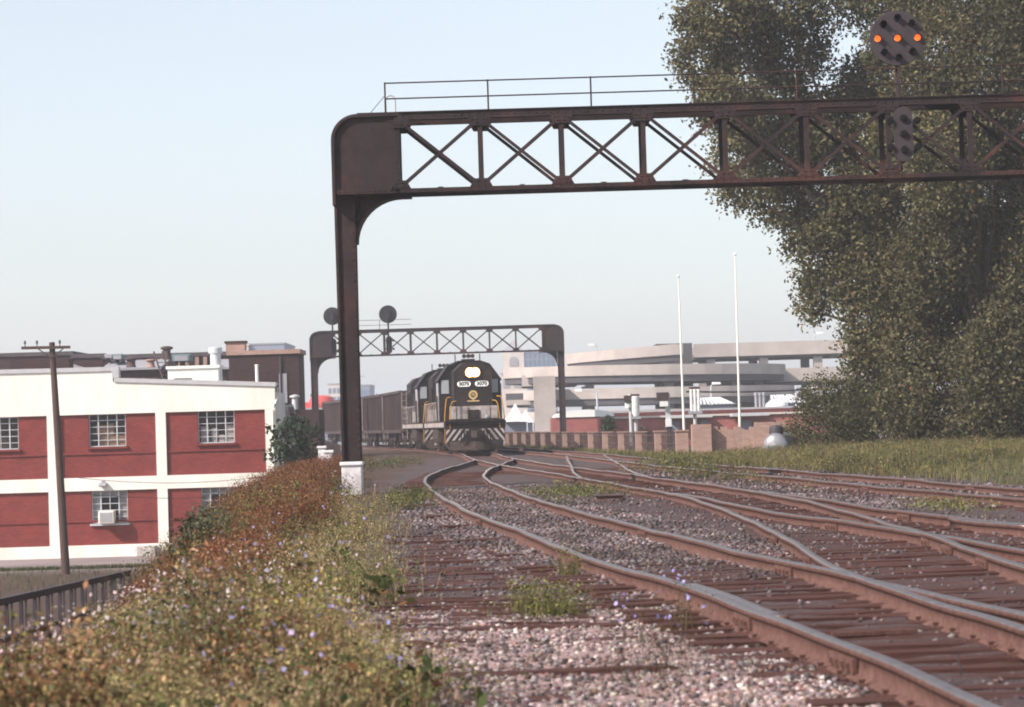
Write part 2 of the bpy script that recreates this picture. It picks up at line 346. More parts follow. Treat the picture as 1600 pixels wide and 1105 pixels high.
# ------------------------------------------------------------------ rails and ties
def sweep_rail(sp, off, y0, y1, dz, name, parent, step=.5, fine=False):
    prof = [(-.07, -.172), (.07, -.172), (.07, -.158), (.013, -.140), (.010, -.052), (.036, -.040), (.037, -.010), (.030, 0), (-.030, 0), (-.037, -.010), (-.036, -.040), (-.010, -.052), (-.013, -.140), (-.07, -.158)]
    Y = np.concatenate([np.arange(y0, min(y1, 70), .4), np.arange(max(y0, 70), y1, 1.5), [y1]])
    Y = np.unique(np.round(Y, 3)); Xc = sp(Y); sl_ = (sp(Y+.15)-sp(Y-.15))/.3
    n_ = np.sqrt(1+sl_**2); ox, oy = 1/n_, -sl_/n_
    zz = dz+.006*np.sin(Y*1.05+off*3)+.007*np.sin(Y*.47+off)+.003*np.sin(Y*2.3)
    wig = .006*np.sin(Y*.81+off*5)+.003*np.sin(Y*1.9)
    np_ = len(prof); V = []
    for (a, b) in prof:
        V.append(np.stack([Xc+(off+wig+a)*ox, Y+(off+wig+a)*oy, zz+b], -1))
    V = np.stack(V, 1).reshape(-1, 3); n = len(Y)
    i = np.arange(n-1)[:, None]*np_; k = np.arange(np_)[None]
    Fq = np.stack([i+k, i+(k+1) % np_, i+np_+(k+1) % np_, i+np_+k], -1).reshape(-1, 4)
    caps = []
    for o_, rev in ((0, 0), ((n-1)*np_, 1)):
        for q in ((0, 1, 2, 13), (2, 3, 12, 13), (3, 4, 11, 12), (4, 5, 10, 11), (5, 6, 9, 10), (6, 7, 8, 9)): caps.append([o_+i_ for i_ in (q if rev else q[::-1])])
    Fq = np.concatenate([Fq, np.array(caps)])
    me = npmesh(name, V, Fq, [M['rail_side'], M['rail_top']])
    mi = np.zeros((n-1, np_), np.int32); mi[:, 6:9] = 1
    me.polygons.foreach_set('material_index', np.concatenate([mi.ravel(), np.zeros(len(caps), np.int32)]))
    return link(name, me, parent)
tl = {'A': ('curving railway track nearest the camera, headlight glinting on its rails', 8, 108, 0),
      'M': ('railway track the train stands on, running to the right edge', 8, 300, -.003),
      'C': ('crossover track joining the nearest track at a frog', 8, 49, -.007),
      'D': ('short branch track with S-bent rails before the pier fence', 62.8, 109, -.010),
      'F': ('rusty far track along the right grass bank', 32, 228, -.005)}
TRK = {}
for k, (lab, y0, y1, dz) in tl.items():
    t = TRK[k] = thing('railway_track', lab, 'railway track', group='railway tracks')
    for s_ in (-1, 1): sweep_rail(SP[k], s_*(GAUGE/2+.036), y0, y1, dz, 'rail', t)
def tie_mesh(seed):
    r_ = random.Random(seed); b = MB(); n = 6; vs = []; fs = []
    for i in range(n+1):
        x = -.5+i/n; j = lambda a=.012: r_.uniform(-a, a)
        wy = .11
        vs += [(x, -wy+j(), -.16), (x, wy+j(), -.16), (x, wy+j(), j(.008)), (x, .03+j(), .003+j(.012)), (x, -.04+j(), j(.012)), (x, -wy+j(), j(.008))]
    for i in range(n):
        for k in range(6): fs.append((i*6+k, i*6+(k+1) % 6, i*6+6+(k+1) % 6, i*6+6+k))
    fs += [(0, 1, 2, 3, 4, 5), tuple(n*6+k for k in range(5, -1, -1))]
    return b.add(vs, fs).mesh('tie', M['tie'])
TIES = [tie_mesh(i) for i in range(6)]
plate_me = MB().box(-.09, .09, -.11, .11, 0, .012).mesh('tie_plate', M['rail_side'])
spk = MB()
spk.box(-.015, .015, -.015, .015, 0, .03).box(-.02, .02, -.02, .02, .03, .04)
spike_me = spk.mesh('spike', M['rail_side'])
rA = random.Random(5)
yv = 9.0
while yv < 84:
    act = sorted((float(SP[k](yv)), k) for k in TRK if tl[k][1] <= yv <= tl[k][2])
    groups = []
    for x_, k in act:
        if groups and x_-groups[-1][-1][0] < 2.35: groups[-1].append((x_, k))
        else: groups.append([(x_, k)])
    spans = [[g[0][0]-1.28, g[-1][0]+1.28, g] for g in groups]
    for a, b in zip(spans, spans[1:]):
        if a[1] > b[0]-.05: mid = (a[1]+b[0])/2; a[1] = mid-.03; b[0] = mid+.03
    for a, b, g in spans:
        if len(g) == 1 and g[0][1] == 'A' and 27 < yv < 66 and rA.random() < .85: continue      # buried under clean ballast
        k = g[0][1] if len(g) == 1 or g[0][1] != 'C' else g[1][1]
        a += rA.uniform(-.06, .06); b += rA.uniform(-.06, .06); sl_ = float(SP[k].slope(yv))
        o = link('tie', TIES[rA.randrange(6)], TRK[k], ((a+b)/2, yv+rA.uniform(-.05, .05), -.168+.034*float(smooth(15, 26, yv))+rA.uniform(-.012, .008)), (0, rA.uniform(-.004, .004), -math.atan(sl_)+rA.uniform(-.02, .02)))
        o.scale = (b-a, rA.uniform(.9, 1.12), 1)
        if yv < 32:
            for x_, kk in g:
                for s_ in (-1, 1):
                    px_ = x_+s_*(GAUGE/2+.036)
                    q = link('tie_plate', plate_me, TRK[kk], (px_, yv, -.168), (0, 0, -math.atan(float(SP[kk].slope(yv)))))
                    if yv < 19:
                        for dx, dy in ((-.09, -.04), (.09, .04)): link('spike', spike_me, TRK[kk], (px_+dx, yv+dy, -.160))
    yv += rA.uniform(.50, .60)
# joint bars and frog castings
def joint(k, s_, yv, L=.62, hgt=.085):
    b = MB(); x_ = float(SP[k](yv))
    for q in (-1, 1):
        b.box(-.042 if q < 0 else .014, -.014 if q < 0 else .042, -L/2, L/2, -.137, -.137+hgt)
        for j in range(4):
            yy = -L/2+.09+j*(L-.18)/3
            b.box(-.066 if q < 0 else .042, -.042 if q < 0 else .066, yy-.018, yy+.018, -.115, -.082)
    a = math.atan(float(SP[k].slope(yv))); c, s2 = math.cos(a), math.sin(a); o_ = s_*(GAUGE/2+.036)
    b.build('joint_bar', M['rail_side'], TRK[k], loc=(x_+o_*c, yv-o_*s2, .0)).rotation_euler = (0, 0, -a)
for k, s_, yv in (('A', -1, 15.3), ('A', -1, 18.6), ('A', -1, 27), ('A', -1, 39), ('A', 1, 16.2), ('A', 1, 24.3), ('A', 1, 33), ('A', 1, 47), ('C', -1, 26.0), ('C', -1, 30.5), ('C', 1, 27.3), ('C', 1, 33.8), ('C', 1, 24.8), ('M', -1, 33.8), ('M', 1, 36), ('M', 1, 31), ('M', -1, 45), ('F', 1, 48), ('F', 1, 54), ('F', -1, 50), ('M', -1, 29)):
    joint(k, s_, yv)
for k, s_, y0, y1 in (('A', -1, 17.8, 21.6), ('M', 1, 30.2, 33.4)):   # guard / wing rails by the frogs
    t_ = sweep_rail(SP[k], s_*(GAUGE/2-.075), y0, y1, -.012, 'guard_rail', TRK[k])

# abandoned ties left of the nearest track
old = thing('abandoned_ties', 'row of rotting bare ties of a lifted track in pale gravel', 'railway ties', (-.3, 18, -.2))
rA = random.Random(9)
lst = [(-.02, 13.05, 1.25, .055), (-.55, 14.35, .55, .03), (-.05, 14.5, .6, .025), (.05, 16.05, 1.75, .03), (-.05, 18.3, 1.7, .02), (-.55, 18.5, .5, .035)]
yv = 19.6
while yv < 37:
    lst.append((-.10-(yv-19)*.052+rA.uniform(-.12, .12), yv, rA.uniform(1.5, 2.1) if yv < 29 else rA.uniform(.9, 1.5), rA.uniform(.015, .04) if rA.random() < .8 else -.02)); yv += rA.uniform(.48, .6) if yv < 28 else rA.uniform(.5, 1.3)
for x_, yv, L_, dz in lst:
    o = link('tie', TIES[rA.randrange(6)], old, (x_+.3, yv-18, dz), (rA.uniform(-.05, .05), rA.uniform(-.012, .012), rA.uniform(-.05, .05))); o.scale = (L_, rA.uniform(.9, 1.2), 1)

# ------------------------------------------------------------------ signal bridges
BSP = 1.87; BPL = 1.50; BN = 8; BW = BPL*2+BSP*BN
def arc(cx, cz, r, a0, a1, n=10): return [(cx+r*math.cos(R(a0+(a1-a0)*i/n)), cz+r*math.sin(R(a0+(a1-a0)*i/n))) for i in range(n+1)]
def signal_bridge(label, x0, Yb, zb, zc, rail_from, rail_to):
    """x0: outer face of left post, zb: ground, zc: underside of the truss"""
    t = thing('signal_bridge', label, 'signal bridge', (x0, Yb, zb), group='signal bridges')
    S = M['steel']; z0 = zc-zb; D = 1.73; z1 = z0+D; dp = .58
    for side in (0, 1):
        fx = (lambda x: x) if side == 0 else (lambda x: BW-x)
        ped = MB(); a, b = sorted((fx(-.03), fx(.43)))
        ped.box(a, b, -.34, .34, -.5, .66); ped.box(a-.035, b+.035, -.38, .38, .661, .75)
        ped.build('pedestal', M['white_conc'], t, bevel=.02)
        # column: web set back between two flanges, all tapering a little
        p = MB()
        p.prism([(fx(.02), .75), (fx(.38), .75), (fx(.41), z0), (fx(0), z0)], -.24, .24)
        for yy in (-.30, .24):
            p.prism([(fx(-.015), .75), (fx(.045), .75), (fx(.03), z0), (fx(-.035), z0)], yy, yy+.06)
            p.prism([(fx(.355), .75), (fx(.415), .75), (fx(.445), z0), (fx(.385), z0)], yy, yy+.06)
        p.build('post', S, t)
        base = MB(); a, b = sorted((fx(-.05), fx(.45))); base.box(a, b, -.35, .35, .751, .78); base.build('base_plate', S, t)
        # corner plate with rounded shoulder
        r_ = .55
        sh = [(0, z0), (BPL, z0), (BPL, z1)]+[(r_-r_*math.sin(R(q)), z1-r_+r_*math.cos(R(q))) for q in range(0, 91, 9)]
        g = MB(); g.prism([(fx(x), z) for x, z in sh], -dp+.04, dp-.04); g.build('corner_plate', S, t)
        rim = MB(); pts = [(-.012, z0-.3), (-.012, z1-r_)]+[(r_-(r_+.012)*math.sin(R(q)), z1-r_+(r_+.012)*math.cos(R(q))) for q in range(90, -1, -9)]+[(BPL, z1+.012)]
        for (xa, za), (xb, zb_) in zip(pts, pts[1:]): rim.beam((fx(xa), 0, za), (fx(xb), 0, zb_), dp*2+.1, .07, up=(0, 0, 1) if abs(xb-xa) > .02 else (1, 0, 0))
        for yy in (-dp-.02, dp-.03): rim.box(*sorted((fx(BPL-.09), fx(BPL+.02))), yy, yy+.05, z0-.05, z1)
        for yy in (-dp-.02, dp-.03): rim.box(*sorted((fx(.0), fx(BPL))), yy, yy+.05, z0-.06, z0+.05)
        rim.build('corner_rim', S, t)
        # curved knee
        R_ = 1.05; kn = [(.42, z0-.06), (BPL+.12, z0-.06), (BPL+.12, z0-.10)]+[(.46+R_-R_*math.sin(R(q))*1.0, z0-.12-R_+R_*math.cos(R(q))) for q in range(0, 91, 9)]+[(.42, z0-.12-R_)]
        n_ = MB()
        inner = kn[3:-1]
        for (xa, za), (xb, zb_) in zip(inner, inner[1:]):
            n_.prism([(fx(xa), za), (fx(xa), z0-.06), (fx(xb), z0-.06), (fx(xb), zb_)], -.03, .03)
            n_.beam((fx(xa), 0, za), (fx(xb), 0, zb_), .5, .05)
        n_.beam((fx(.46+R_), 0, z0-.12), (fx(BPL+.25), 0, z0-.12), .5, .05)
        n_.build('knee_bracket', S, t)
    xa, xb = BPL, BW-BPL
    for yy in (-dp, dp):
        c = MB(); c.box(xa, xb, yy-.05, yy+.05, z1-.12, z1+.045); c.box(xa, xb, yy-.09, yy+.09, z1+.045, z1+.065); c.build('top_chord', S, t)
        c = MB(); c.box(xa, xb, yy-.05, yy+.05, z0-.04, z0+.035); c.box(xa, xb, yy-.09, yy+.09, z0-.06, z0-.04); c.build('bottom_chord', S, t)
    for i in range(BN+1):
        x_ = xa+i*BSP
        for yy in (-dp, dp):
            ya, yb = (yy-.062, yy-.0505) if yy < 0 else (yy+.0505, yy+.062)
            if 0 < i < BN: MB().box(x_-.055, x_+.055, yy-.035, yy+.035, z0+.035, z1-.12).build('vertical', S, t)
            MB().prism([(x_-.26, z1-.12), (x_+.26, z1-.12), (x_+.16, z1-.30), (x_-.16, z1-.30)], ya, yb).build('gusset_plate', S, t)
            MB().prism([(x_-.26, z0+.035), (x_+.26, z0+.035), (x_+.16, z0+.22), (x_-.16, z0+.22)], ya, yb).build('gusset_plate', S, t)
        if i < BN:
            for yy in (-dp, dp):
                b = MB(); b.beam((x_+.12, yy-.03, z1-.22), (x_+BSP-.12, yy-.03, z0+.15), .04, .075); b.build('diagonal', S, t)
                if yy < 0:
                    b = MB(); b.beam((x_+.12, yy+.03, z0+.15), (x_+BSP-.12, yy+.03, z1-.22), .04, .085); b.build('diagonal', S, t)
            lb = MB(); lb.beam((x_, -dp+.06, z0+.0), (x_+BSP, dp-.06, z0+.0), .07, .05); lb.beam((x_+BSP/2, -dp, z0+.03), (x_+BSP/2, dp, z0+.03), .12, .06); lb.build('lateral_brace', S, t)
    wk = MB()
    for j in range(3): wk.box(.55, BW-.55, -.36+.25*j, -.14+.25*j, z1+.068, z1+.10)
    wk.build('walkway', S, t)
    x_ = rail_from
    for yy in (-dp+.03,):
        b = MB()
        for zz in (.74, .38): b.tube([(rail_from, yy, z1+zz), (rail_to, yy, z1+zz)], .018, 6)
        b.build('handrail', S, t)
    while x_ < rail_to+.05:
        b = MB(); b.tube([(x_, -dp+.03, z1+.04), (x_, -dp+.03, z1+.76)], .022, 6); b.build('rail_post', S, t); x_ += 2.36
    if Yb < 100:
        rv = MB()
        def riv(x, z, yy): rv.lathe([(.021, 0), (.019, -.010), (.008, -.018)], (x, yy, z), 'y', 6)
        for i in range(12):
            riv(.12+i*.115, z0+.0, -dp-.02); riv(BPL-.035, z0+.12+i*.13, -dp-.02)
        for i in range(11): riv(.10, z0+.06+i*.1, -dp+.04)
        for i in range(10): riv(.62+i*.085, z1-.09, -dp+.04)
        x_ = BPL+.1
        while x_ < BW-BPL: riv(x_, z1-.04, -dp-.05); riv(x_, z0-.0, -dp-.05); x_ += .17
        for i in range(BN+1):
            xx = BPL+i*BSP
            for dx in (-.16, -.08, .08, .16): riv(xx+dx, z1-.155, -dp-.062); riv(xx+dx, z0+.085, -dp-.062); riv(xx+dx*.6, z1-.23, -dp-.062); riv(xx+dx*.6, z0+.16, -dp-.062)
        z_ = .9
        while z_ < z0-.1: riv(.012, z_, -.30); riv(.388, z_, -.30); z_ += .16
        tag(rv.build('rivets', S, t), kind='stuff')
        cd = MB(); cd.tube([(rail_from+.3, dp-.1, z1+.16), (BW-1, dp-.1, z1+.16)], .035, 6); cd.build('conduit', S, t)
    hp = MB(); hp.tube([(rail_from-.02, .1, z1+.05), (rail_from-.02, .1, z1+.42)]+[(rail_from-.02+.11-.11*math.cos(R(q)), .1, z1+.42+.12*math.sin(R(q))) for q in range(20, 181, 20)]+[(rail_from+.2, .1, z1+.05)], .022, 6)
    hp.build('ladder_hoop', M['grey_trim'], t, smoothed=True)
    st = MB(); st.tube([(rail_from-.45, .1, z1+.06), (rail_from-.05, .1, z1+.52)], .008, 5); st.build('stay_wire', S, t)
    return t
YN, YF = 62.0, 191.0
xN = X(525, 300, YN); zN = Z(590, 302, YN)
nb = signal_bridge('large dark steel truss signal bridge spanning the foreground above the tracks', xN, YN, H(xN+.2, YN), zN, 1.22, BW-.6)
xF = X(486, 560, YF); zF = Z(560, 556, YF)
fb = signal_bridge('smaller distant steel truss signal bridge behind the locomotive', xF, YF, H(xF+.2, YF)-.05, zF, 2.6, 7.2)

def position_signal(label, x_, Yb, ztruss, zc, facing, lit, mast_low):
    """disc head on a mast over the truss, oval head hung on its face"""
    t = thing('position_light_signal', label, 'railway signal', (x_, Yb, ztruss), 0 if facing else math.pi, group='position light signals')
    h_ = zc-ztruss; D_ = M['disc'] if facing else M['discback']; RD = .64
    b = MB(); b.tube([(0, 0, mast_low), (0, 0, h_-.2)], .06, 8); b.build('mast', M['steel'], t, smoothed=True)
    b = MB(); b.lathe([(RD-.02, -.10), (RD, -.13), (RD, -.17), (RD-.01, -.18)], (0, 0, h_), 'y', 36); b.build('disc', D_, t, smoothed=True)
    b = MB(); b.box(-.14, .14, -.09, .10, h_-.3, h_+.3); b.build('back_box', D_, t, bevel=.02)
    spots = [(0, 0)]+[(.46*math.cos(R(q)), .46*math.sin(R(q))) for q in range(0, 360, 45)]
    for (a, c) in spots:
        on = lit and abs(c) < .01
        l_ = MB(); l_.lathe([(.075, -.185), (.075, -.20), (.05, -.215), (.01, -.22)], (a, 0, h_+c), 'y', 14); lo = l_.build('lamp', M['amber'] if on else M['lampdark'], t, smoothed=True)
        hd = MB()
        for q in range(0, 180, 20):
            q0, q1 = R(q), R(q+20)
            hd.add([(a+.085*math.cos(q0), -.18, h_+c+.085*math.sin(q0)), (a+.085*math.cos(q1), -.18, h_+c+.085*math.sin(q1)), (a+.08*math.cos(q1), -.34, h_+c+.08*math.sin(q1)), (a+.08*math.cos(q0), -.34, h_+c+.08*math.sin(q0))], [(0, 1, 2, 3)])
        hd.build('hood', M['discback'], lo)
    # oval lower head
    zc2 = -.93; rr = .21; hl = .42
    ov = [(rr*math.cos(R(q)), zc2+hl+rr*math.sin(R(q))) for q in range(0, 181, 15)]+[(rr*math.cos(R(q)), zc2-hl+rr*math.sin(R(q))) for q in range(180, 361, 15)]
    b = MB(); b.prism(ov, -.66, -.60); b.box(-.05, .05, -.60, .0, zc2-.05, zc2+.05); b.build('lower_plate', D_, t)
    for (a, c) in ((0, .36), (0, 0), (0, -.36), (-.31, .30), (-.31, -.30), (.31, .30), (.31, -.30)):
        l_ = MB(); l_.lathe([(.085, -.665 if a == 0 else -.60), (.085, -.72), (.05, -.73)], (a, 0, zc2+c), 'y', 14); lo = l_.build('lamp', M['lampdark'], t, smoothed=True)
        if a: q = MB(); q.beam((a, -.63, zc2+c), (a*.3, -.63, zc2+c), .05, .06); q.build('lamp_arm', D_, lo)
    return t
zt = zN+1.73
position_signal('grey signal disc with three lit amber lights on the near bridge', X(1400, 62, YN), YN-.05, Z(1400, 152, YN), Z(1400, 62, YN), True, True, -1.7)
position_signal('black signal disc half hidden behind the near bridge post', X(519, 494, YF), YF, Z(523, 522, YF), Z(519, 494, YF), False, False, -1.7)
position_signal('round black signal disc above the far truss, clear of the near post', X(606, 491, YF), YF, Z(606, 518, YF), Z(606, 491, YF), False, False, -1.7)

# ------------------------------------------------------------------ locomotive
def text_mesh(s, size, ext=.004):
    c = bpy.data.curves.new('txt', 'FONT'); c.body = s; c.size = size; c.align_x = 'CENTER'; c.align_y = 'CENTER'; c.extrude = ext; c.offset = .012
    o = bpy.data.objects.new('txt', c); COL.objects.link(o); bpy.context.view_layer.update()
    me = bpy.data.meshes.new_from_object(o.evaluated_get(bpy.context.evaluated_depsgraph_get())); bpy.data.objects.remove(o)
    return me
def truck(t, yc, naxle, wr, pitch, mats, sx=.98):
    tr = link('truck', None, t, (0, yc, 0))
    L_ = pitch*(naxle-1)+1.3
    for s_ in (-1, 1):
        b = MB(); x0_, x1_ = sorted((s_*sx, s_*(sx+.16)))
        b.prism([(-L_/2, .72), (-L_/2, .95), (-L_/2+.4, 1.0), (L_/2-.4, 1.0), (L_/2, .95), (L_/2, .72), (L_/2-.5, .62), (.5, .50), (-.5, .50), (-L_/2+.5, .62)], x0_, x1_, 'x')
        b.build('side_frame', mats, tr)
        for i in range(naxle):
            yy = (i-(naxle-1)/2)*pitch
            q = MB(); q.box(min(s_*(sx+.16), s_*(sx+.26)), max(s_*(sx+.16), s_*(sx+.26)), yy-.16, yy+.16, wr-.16, wr+.16); q.tube([(s_*(sx+.08), yy-.35, .55), (s_*(sx+.08), yy-.35, .95)], .09, 8)
            q.build('journal_box', M['locowhite'] if i == 0 and naxle == 3 else mats, tr)
            v = MB(); v.lathe([(wr, -.07), (wr+.025, -.045), (wr, -.03), (wr, .06), (wr*.75, .06), (wr*.7, .03), (.14, .04), (.12, .07)], (s_*.745, yy, wr), 'x', 22); v.build('wheel', mats, tr, smoothed=True)
    for i in range(naxle):
        q = MB(); yy = (i-(naxle-1)/2)*pitch; q.tube([(-.74, yy, wr), (.74, yy, wr)], .08, 8); q.build('axle', mats, tr)
    return tr
def hood_poly(w_, z0, ze, zt_, ch): return [(-w_, z0), (w_, z0), (w_, ze), (w_-ch, zt_), (-(w_-ch), zt_), (-w_, ze)]
def locomotive(label, lead):
    t = thing('diesel_locomotive', label, 'locomotive', group='locomotives on the train')
    Bk, Gr, Wh = M['loco'], M['locodirt'], M['locowhite']; LN = 18.6
    b = MB(); b.box(-1.50, 1.50, .55, LN-.5, 1.22, 1.50); b.box(-.7, .7, .6, LN-.6, .95, 1.22); b.build('frame', Bk, t)
    b = MB(); b.box(-1.53, 1.53, .5, LN-.45, 1.50, 1.56); b.build('walkway', Gr, t)
    # pilot with white slanting stripes
    pl_ = MB(); pl_.prism([(-1.46, .62), (-1.30, .34), (1.30, .34), (1.46, .62), (1.46, 1.22), (-1.46, 1.22)], .40, .55); po = pl_.build('pilot', Bk, t)
    for s_ in (-1, 1):
        for i in range(4):
            xa = .30+i*.30
            poly = [(xa, 1.16), (xa+.14, 1.16), (xa+.14+.42, .62), (xa+.42, .62)] if xa+.56 < 1.45 else [(xa, 1.16), (xa+.14, 1.16), (1.43, 1.16-(1.43-xa-.14)*1.285), (1.43, 1.16-(1.43-xa)*1.285)]
            q = MB(); q.prism([(s_*x_, z_) for x_, z_ in poly], .388, .398); q.build('stripe', Wh, po)
    sp_ = MB()
    for s_ in (-1, 1):
        sp_.add([(0, .05, .12), (s_*1.35, .42, .16), (s_*1.35, .42, .58), (0, .16, .55)], [(0, 1, 2, 3)]); sp_.add([(0, .09, .12), (s_*1.35, .46, .16), (s_*1.35, .46, .58), (0, .20, .55)], [(3, 2, 1, 0)])
    sp_.build('snow_plow', Gr, t)
    cp = MB(); cp.box(-.11, .11, -.05, .5, .80, 1.02); cp.prism([(-.2, -.42), (.02, -.5), (.2, -.40), (.22, -.2), (.10, -.05), (-.12, -.05), (-.24, -.2)], .74, 1.06, 'z'); cp.build('coupler', Gr, t, bevel=.02)
    for s_ in (-1, 1):
        for j in range(3):
            hs = MB(); x_ = s_*(.42+j*.13); hs.tube([(x_, .38, 1.1), (x_, .18, 1.0), (x_+s_*.03, .10, .72), (x_+s_*.06, .13, .46)], .028, 6); hs.build('air_hose', M['lampdark'], t, smoothed=True)
    b = MB(); b.prism([(.38, 1.42), (.55, 1.42), (.55, 1.62), (.30, 1.62), (.30, 1.54)], -1.45, 1.45, 'x'); b.build('anticlimber', Bk, t)
    # white end sheets, dark centre box
    for (xa, xb) in ((-1.18, -.86), (-.80, -.30), (.30, .80), (.86, 1.18)):
        q = MB(); q.box(xa, xb, 1.02, 1.05, 1.66, 2.28); q.build('end_sheet', Wh, t, bevel=.01)
    q = MB(); q.box(-.28, .28, .96, 1.06, 1.62, 2.10); q.build('control_box', Bk, t, bevel=.02)
    q = MB(); q.lathe([(.10, 0), (.10, -.05), (.06, -.07)], (.62, 1.0, 1.74), 'y', 16); q.build('marker_lamp', M['lens'], t, smoothed=True)
    # high short hood
    b = MB(); b.prism(hood_poly(.92, 1.56, 4.02, 4.42, .42), 1.10, 3.4); hd = b.build('short_hood', Bk, t, bevel=.05)
    b = MB()
    for s_ in (-1, 1): b.box(s_*.925-.012, s_*.925+.012, 1.075, 1.12, 1.58, 4.0)
    b.build('hood_seam', M['locodirt'], hd)
    b = MB(); b.box(-.935, .935, 1.08, 3.38, 1.66, 2.28); b.build('hood_band', Wh, hd)
    # cab
    cabp = [(-1.54, 1.56), (1.54, 1.56), (1.54, 3.62), (1.0, 4.36), (.55, 4.52), (-.55, 4.52), (-1.0, 4.36), (-1.54, 3.62)]
    b = MB(); b.prism(cabp, 3.4, 6.1); cb = b.build('cab', Bk, t, bevel=.04)
    b = MB(); b.prism([(-1.60, 3.60), (-1.03, 4.40), (-.56, 4.57), (.56, 4.57), (1.03, 4.40), (1.60, 3.60), (1.60, 3.54), (1.56, 3.54), (1.54, 3.63), (1.0, 4.37), (.55, 4.53), (-.55, 4.53), (-1.0, 4.37), (-1.54, 3.63), (-1.56, 3.54), (-1.60, 3.54)], 3.3, 6.2); b.build('cab_roof', Bk, t)
    for s_ in (-1, 1):
        q = MB(); q.box(min(s_*1.04, s_*1.42), max(s_*1.04, s_*1.42), 3.375, 3.398, 2.95, 3.62); wd = q.build('window', M['lens'], cb)
        q = MB(); xa, xb = sorted((s_*1.0, s_*1.46)); q.box(xa, xb, 3.37, 3.385, 3.62, 3.66); q.box(xa, xb, 3.37, 3.385, 2.90, 2.95); q.build('window_frame', Bk, wd)
        for (ya, yb) in ((3.9, 4.6), (4.7, 5.4)):
            q = MB(); q.box(min(s_*1.541, s_*1.55), max(s_*1.541, s_*1.55), ya, yb, 2.85, 3.5); q.build('window', M['lens'], cb)
    if lead:
        dr = MB(); dr.lathe([(.09, 0), (.12, .08), (.11, .20), (.06, .27)], (-1.2, 3.35, 3.02), 'z', 12); 
    # number boards, headlight, emblem
    hl = MB(); hl.box(-.42, .42, 1.02, 1.10, 3.70, 4.16); hl.build('headlight_housing', Bk, hd, bevel=.03)
    for s_ in (-1, 1):
        if lead: q = MB(); q.lathe([(.23, .0), (.23, -.012-.002*s_)], (s_*.125, 1.018, 3.93), 'y', 20); q.build('headlight_halo', M['halo'], hd)  # added glowing discs stand in for the halo round the lamps
        q = MB(); q.lathe([(.10, -.016), (.10, -.04), (.085, -.055)], (s_*.11, 1.018, 3.93), 'y', 18); q.build('headlight_lamp', M['headlight'] if lead else M['lens'], hd)
        bd = MB(); rr = .13; w2 = .33; cx_ = s_*.44
        poly = [(cx_+w2-rr+rr*math.cos(R(a)), 3.37+rr*math.sin(R(a))) for a in range(-90, 91, 15)]+[(cx_-w2+rr+rr*math.cos(R(a)), 3.37+rr*math.sin(R(a))) for a in range(90, 271, 15)]
        bd.prism(poly, 1.06, 1.098); bo = bd.build('number_board', M['board'] if lead else M['ink'], hd)
        if lead:
            me = text_mesh('3070', .26); me.materials.append(M['ink']); link('digits', me, bo, (cx_, 1.052, 3.37), (R(90), 0, 0))
    if lead:
        em = MB()
        n = 24
        for i in range(n):
            a0, a1 = 2*math.pi*i/n, 2*math.pi*(i+1)/n
            em.prism([(.13*math.cos(a0), 2.83+.13*math.sin(a0)), (.22*math.cos(a0), 2.83+.22*math.sin(a0)), (.22*math.cos(a1), 2.83+.22*math.sin(a1)), (.13*math.cos(a1), 2.83+.13*math.sin(a1))], 1.08, 1.096)
        em.box(-.30, .30, 1.08, 1.096, 2.50, 2.56); em.box(-.05, .05, 1.08, 1.096, 2.57, 2.62)
        em.box(-.07, .07, 1.08, 1.096, 2.86, 2.90); em.box(-.07, -.03, 1.08, 1.096, 2.77, 2.86); em.box(.02, .07, 1.08, 1.096, 2.76, 2.85); em.build('emblem', M['emblem'], hd)
        # spot of the lit lamp
        ld = bpy.data.lights.new('headlight_beam', 'SPOT'); ld.energy = 1300; ld.spot_size = R(14); ld.spot_blend = 1; ld.color = (1, .82, .55); ld.shadow_soft_size = .12
        link('headlight_beam', ld, hd, (0, .9, 3.93), (R(88.5), 0, R(180)))
    # roof gear
    b = MB(); b.box(-.32, .32, 3.7, 4.6, 4.57, 4.66)
    for x_ in (-.22, 0, .2): b.lathe([(.03, -.1), (.045, -.35), (.11, -.5)], (x_, 4.1, 4.80), 'y', 10)
    b.tube([(-.24, 4.1, 4.78), (.22, 4.1, 4.78)], .03, 6); b.build('air_horn', Gr, t)
    for s_ in (-1, 1): q = MB(); q.tube([(s_*.62, 4.4, 4.5), (s_*.62, 4.4, 4.92)], .03, 6); q.build('antenna', Gr, t)
    # long hood with flared radiator and roof fans
    b = MB(); b.prism(hood_poly(.92, 1.56, 3.95, 4.25, .34), 6.1, LN-1.1); lh = b.build('long_hood', Bk, t, bevel=.04)
    b = MB(); b.prism(hood_poly(1.32, 3.4, 3.95, 4.30, .36), 12.6, 16.6); b.build('radiator', Bk, lh)
    b = MB()
    for s_ in (-1, 1): b.box(min(s_*.925, s_*.95), max(s_*.925, s_*.95), 6.2, LN-1.2, 1.66, 2.28)
    b.build('hood_band', Wh, lh)
    for i in range(9):
        for s_ in (-1, 1): q = MB(); q.box(min(s_*.922, s_*.94), max(s_*.922, s_*.94), 6.4+i*.68, 6.98+i*.68, 2.34, 3.7); q.build('hood_door', Bk, lh)
    for yy in (13.2, 14.6, 16.0): q = MB(); q.lathe([(.6, 0), (.6, .12), (.5, .16)], (0, yy, 4.28), 'z', 20); q.build('fan', Gr, lh)
    q = MB(); q.box(-.35, .35, 8.6, 10.2, 4.25, 4.48); q.build('exhaust', Gr, lh)
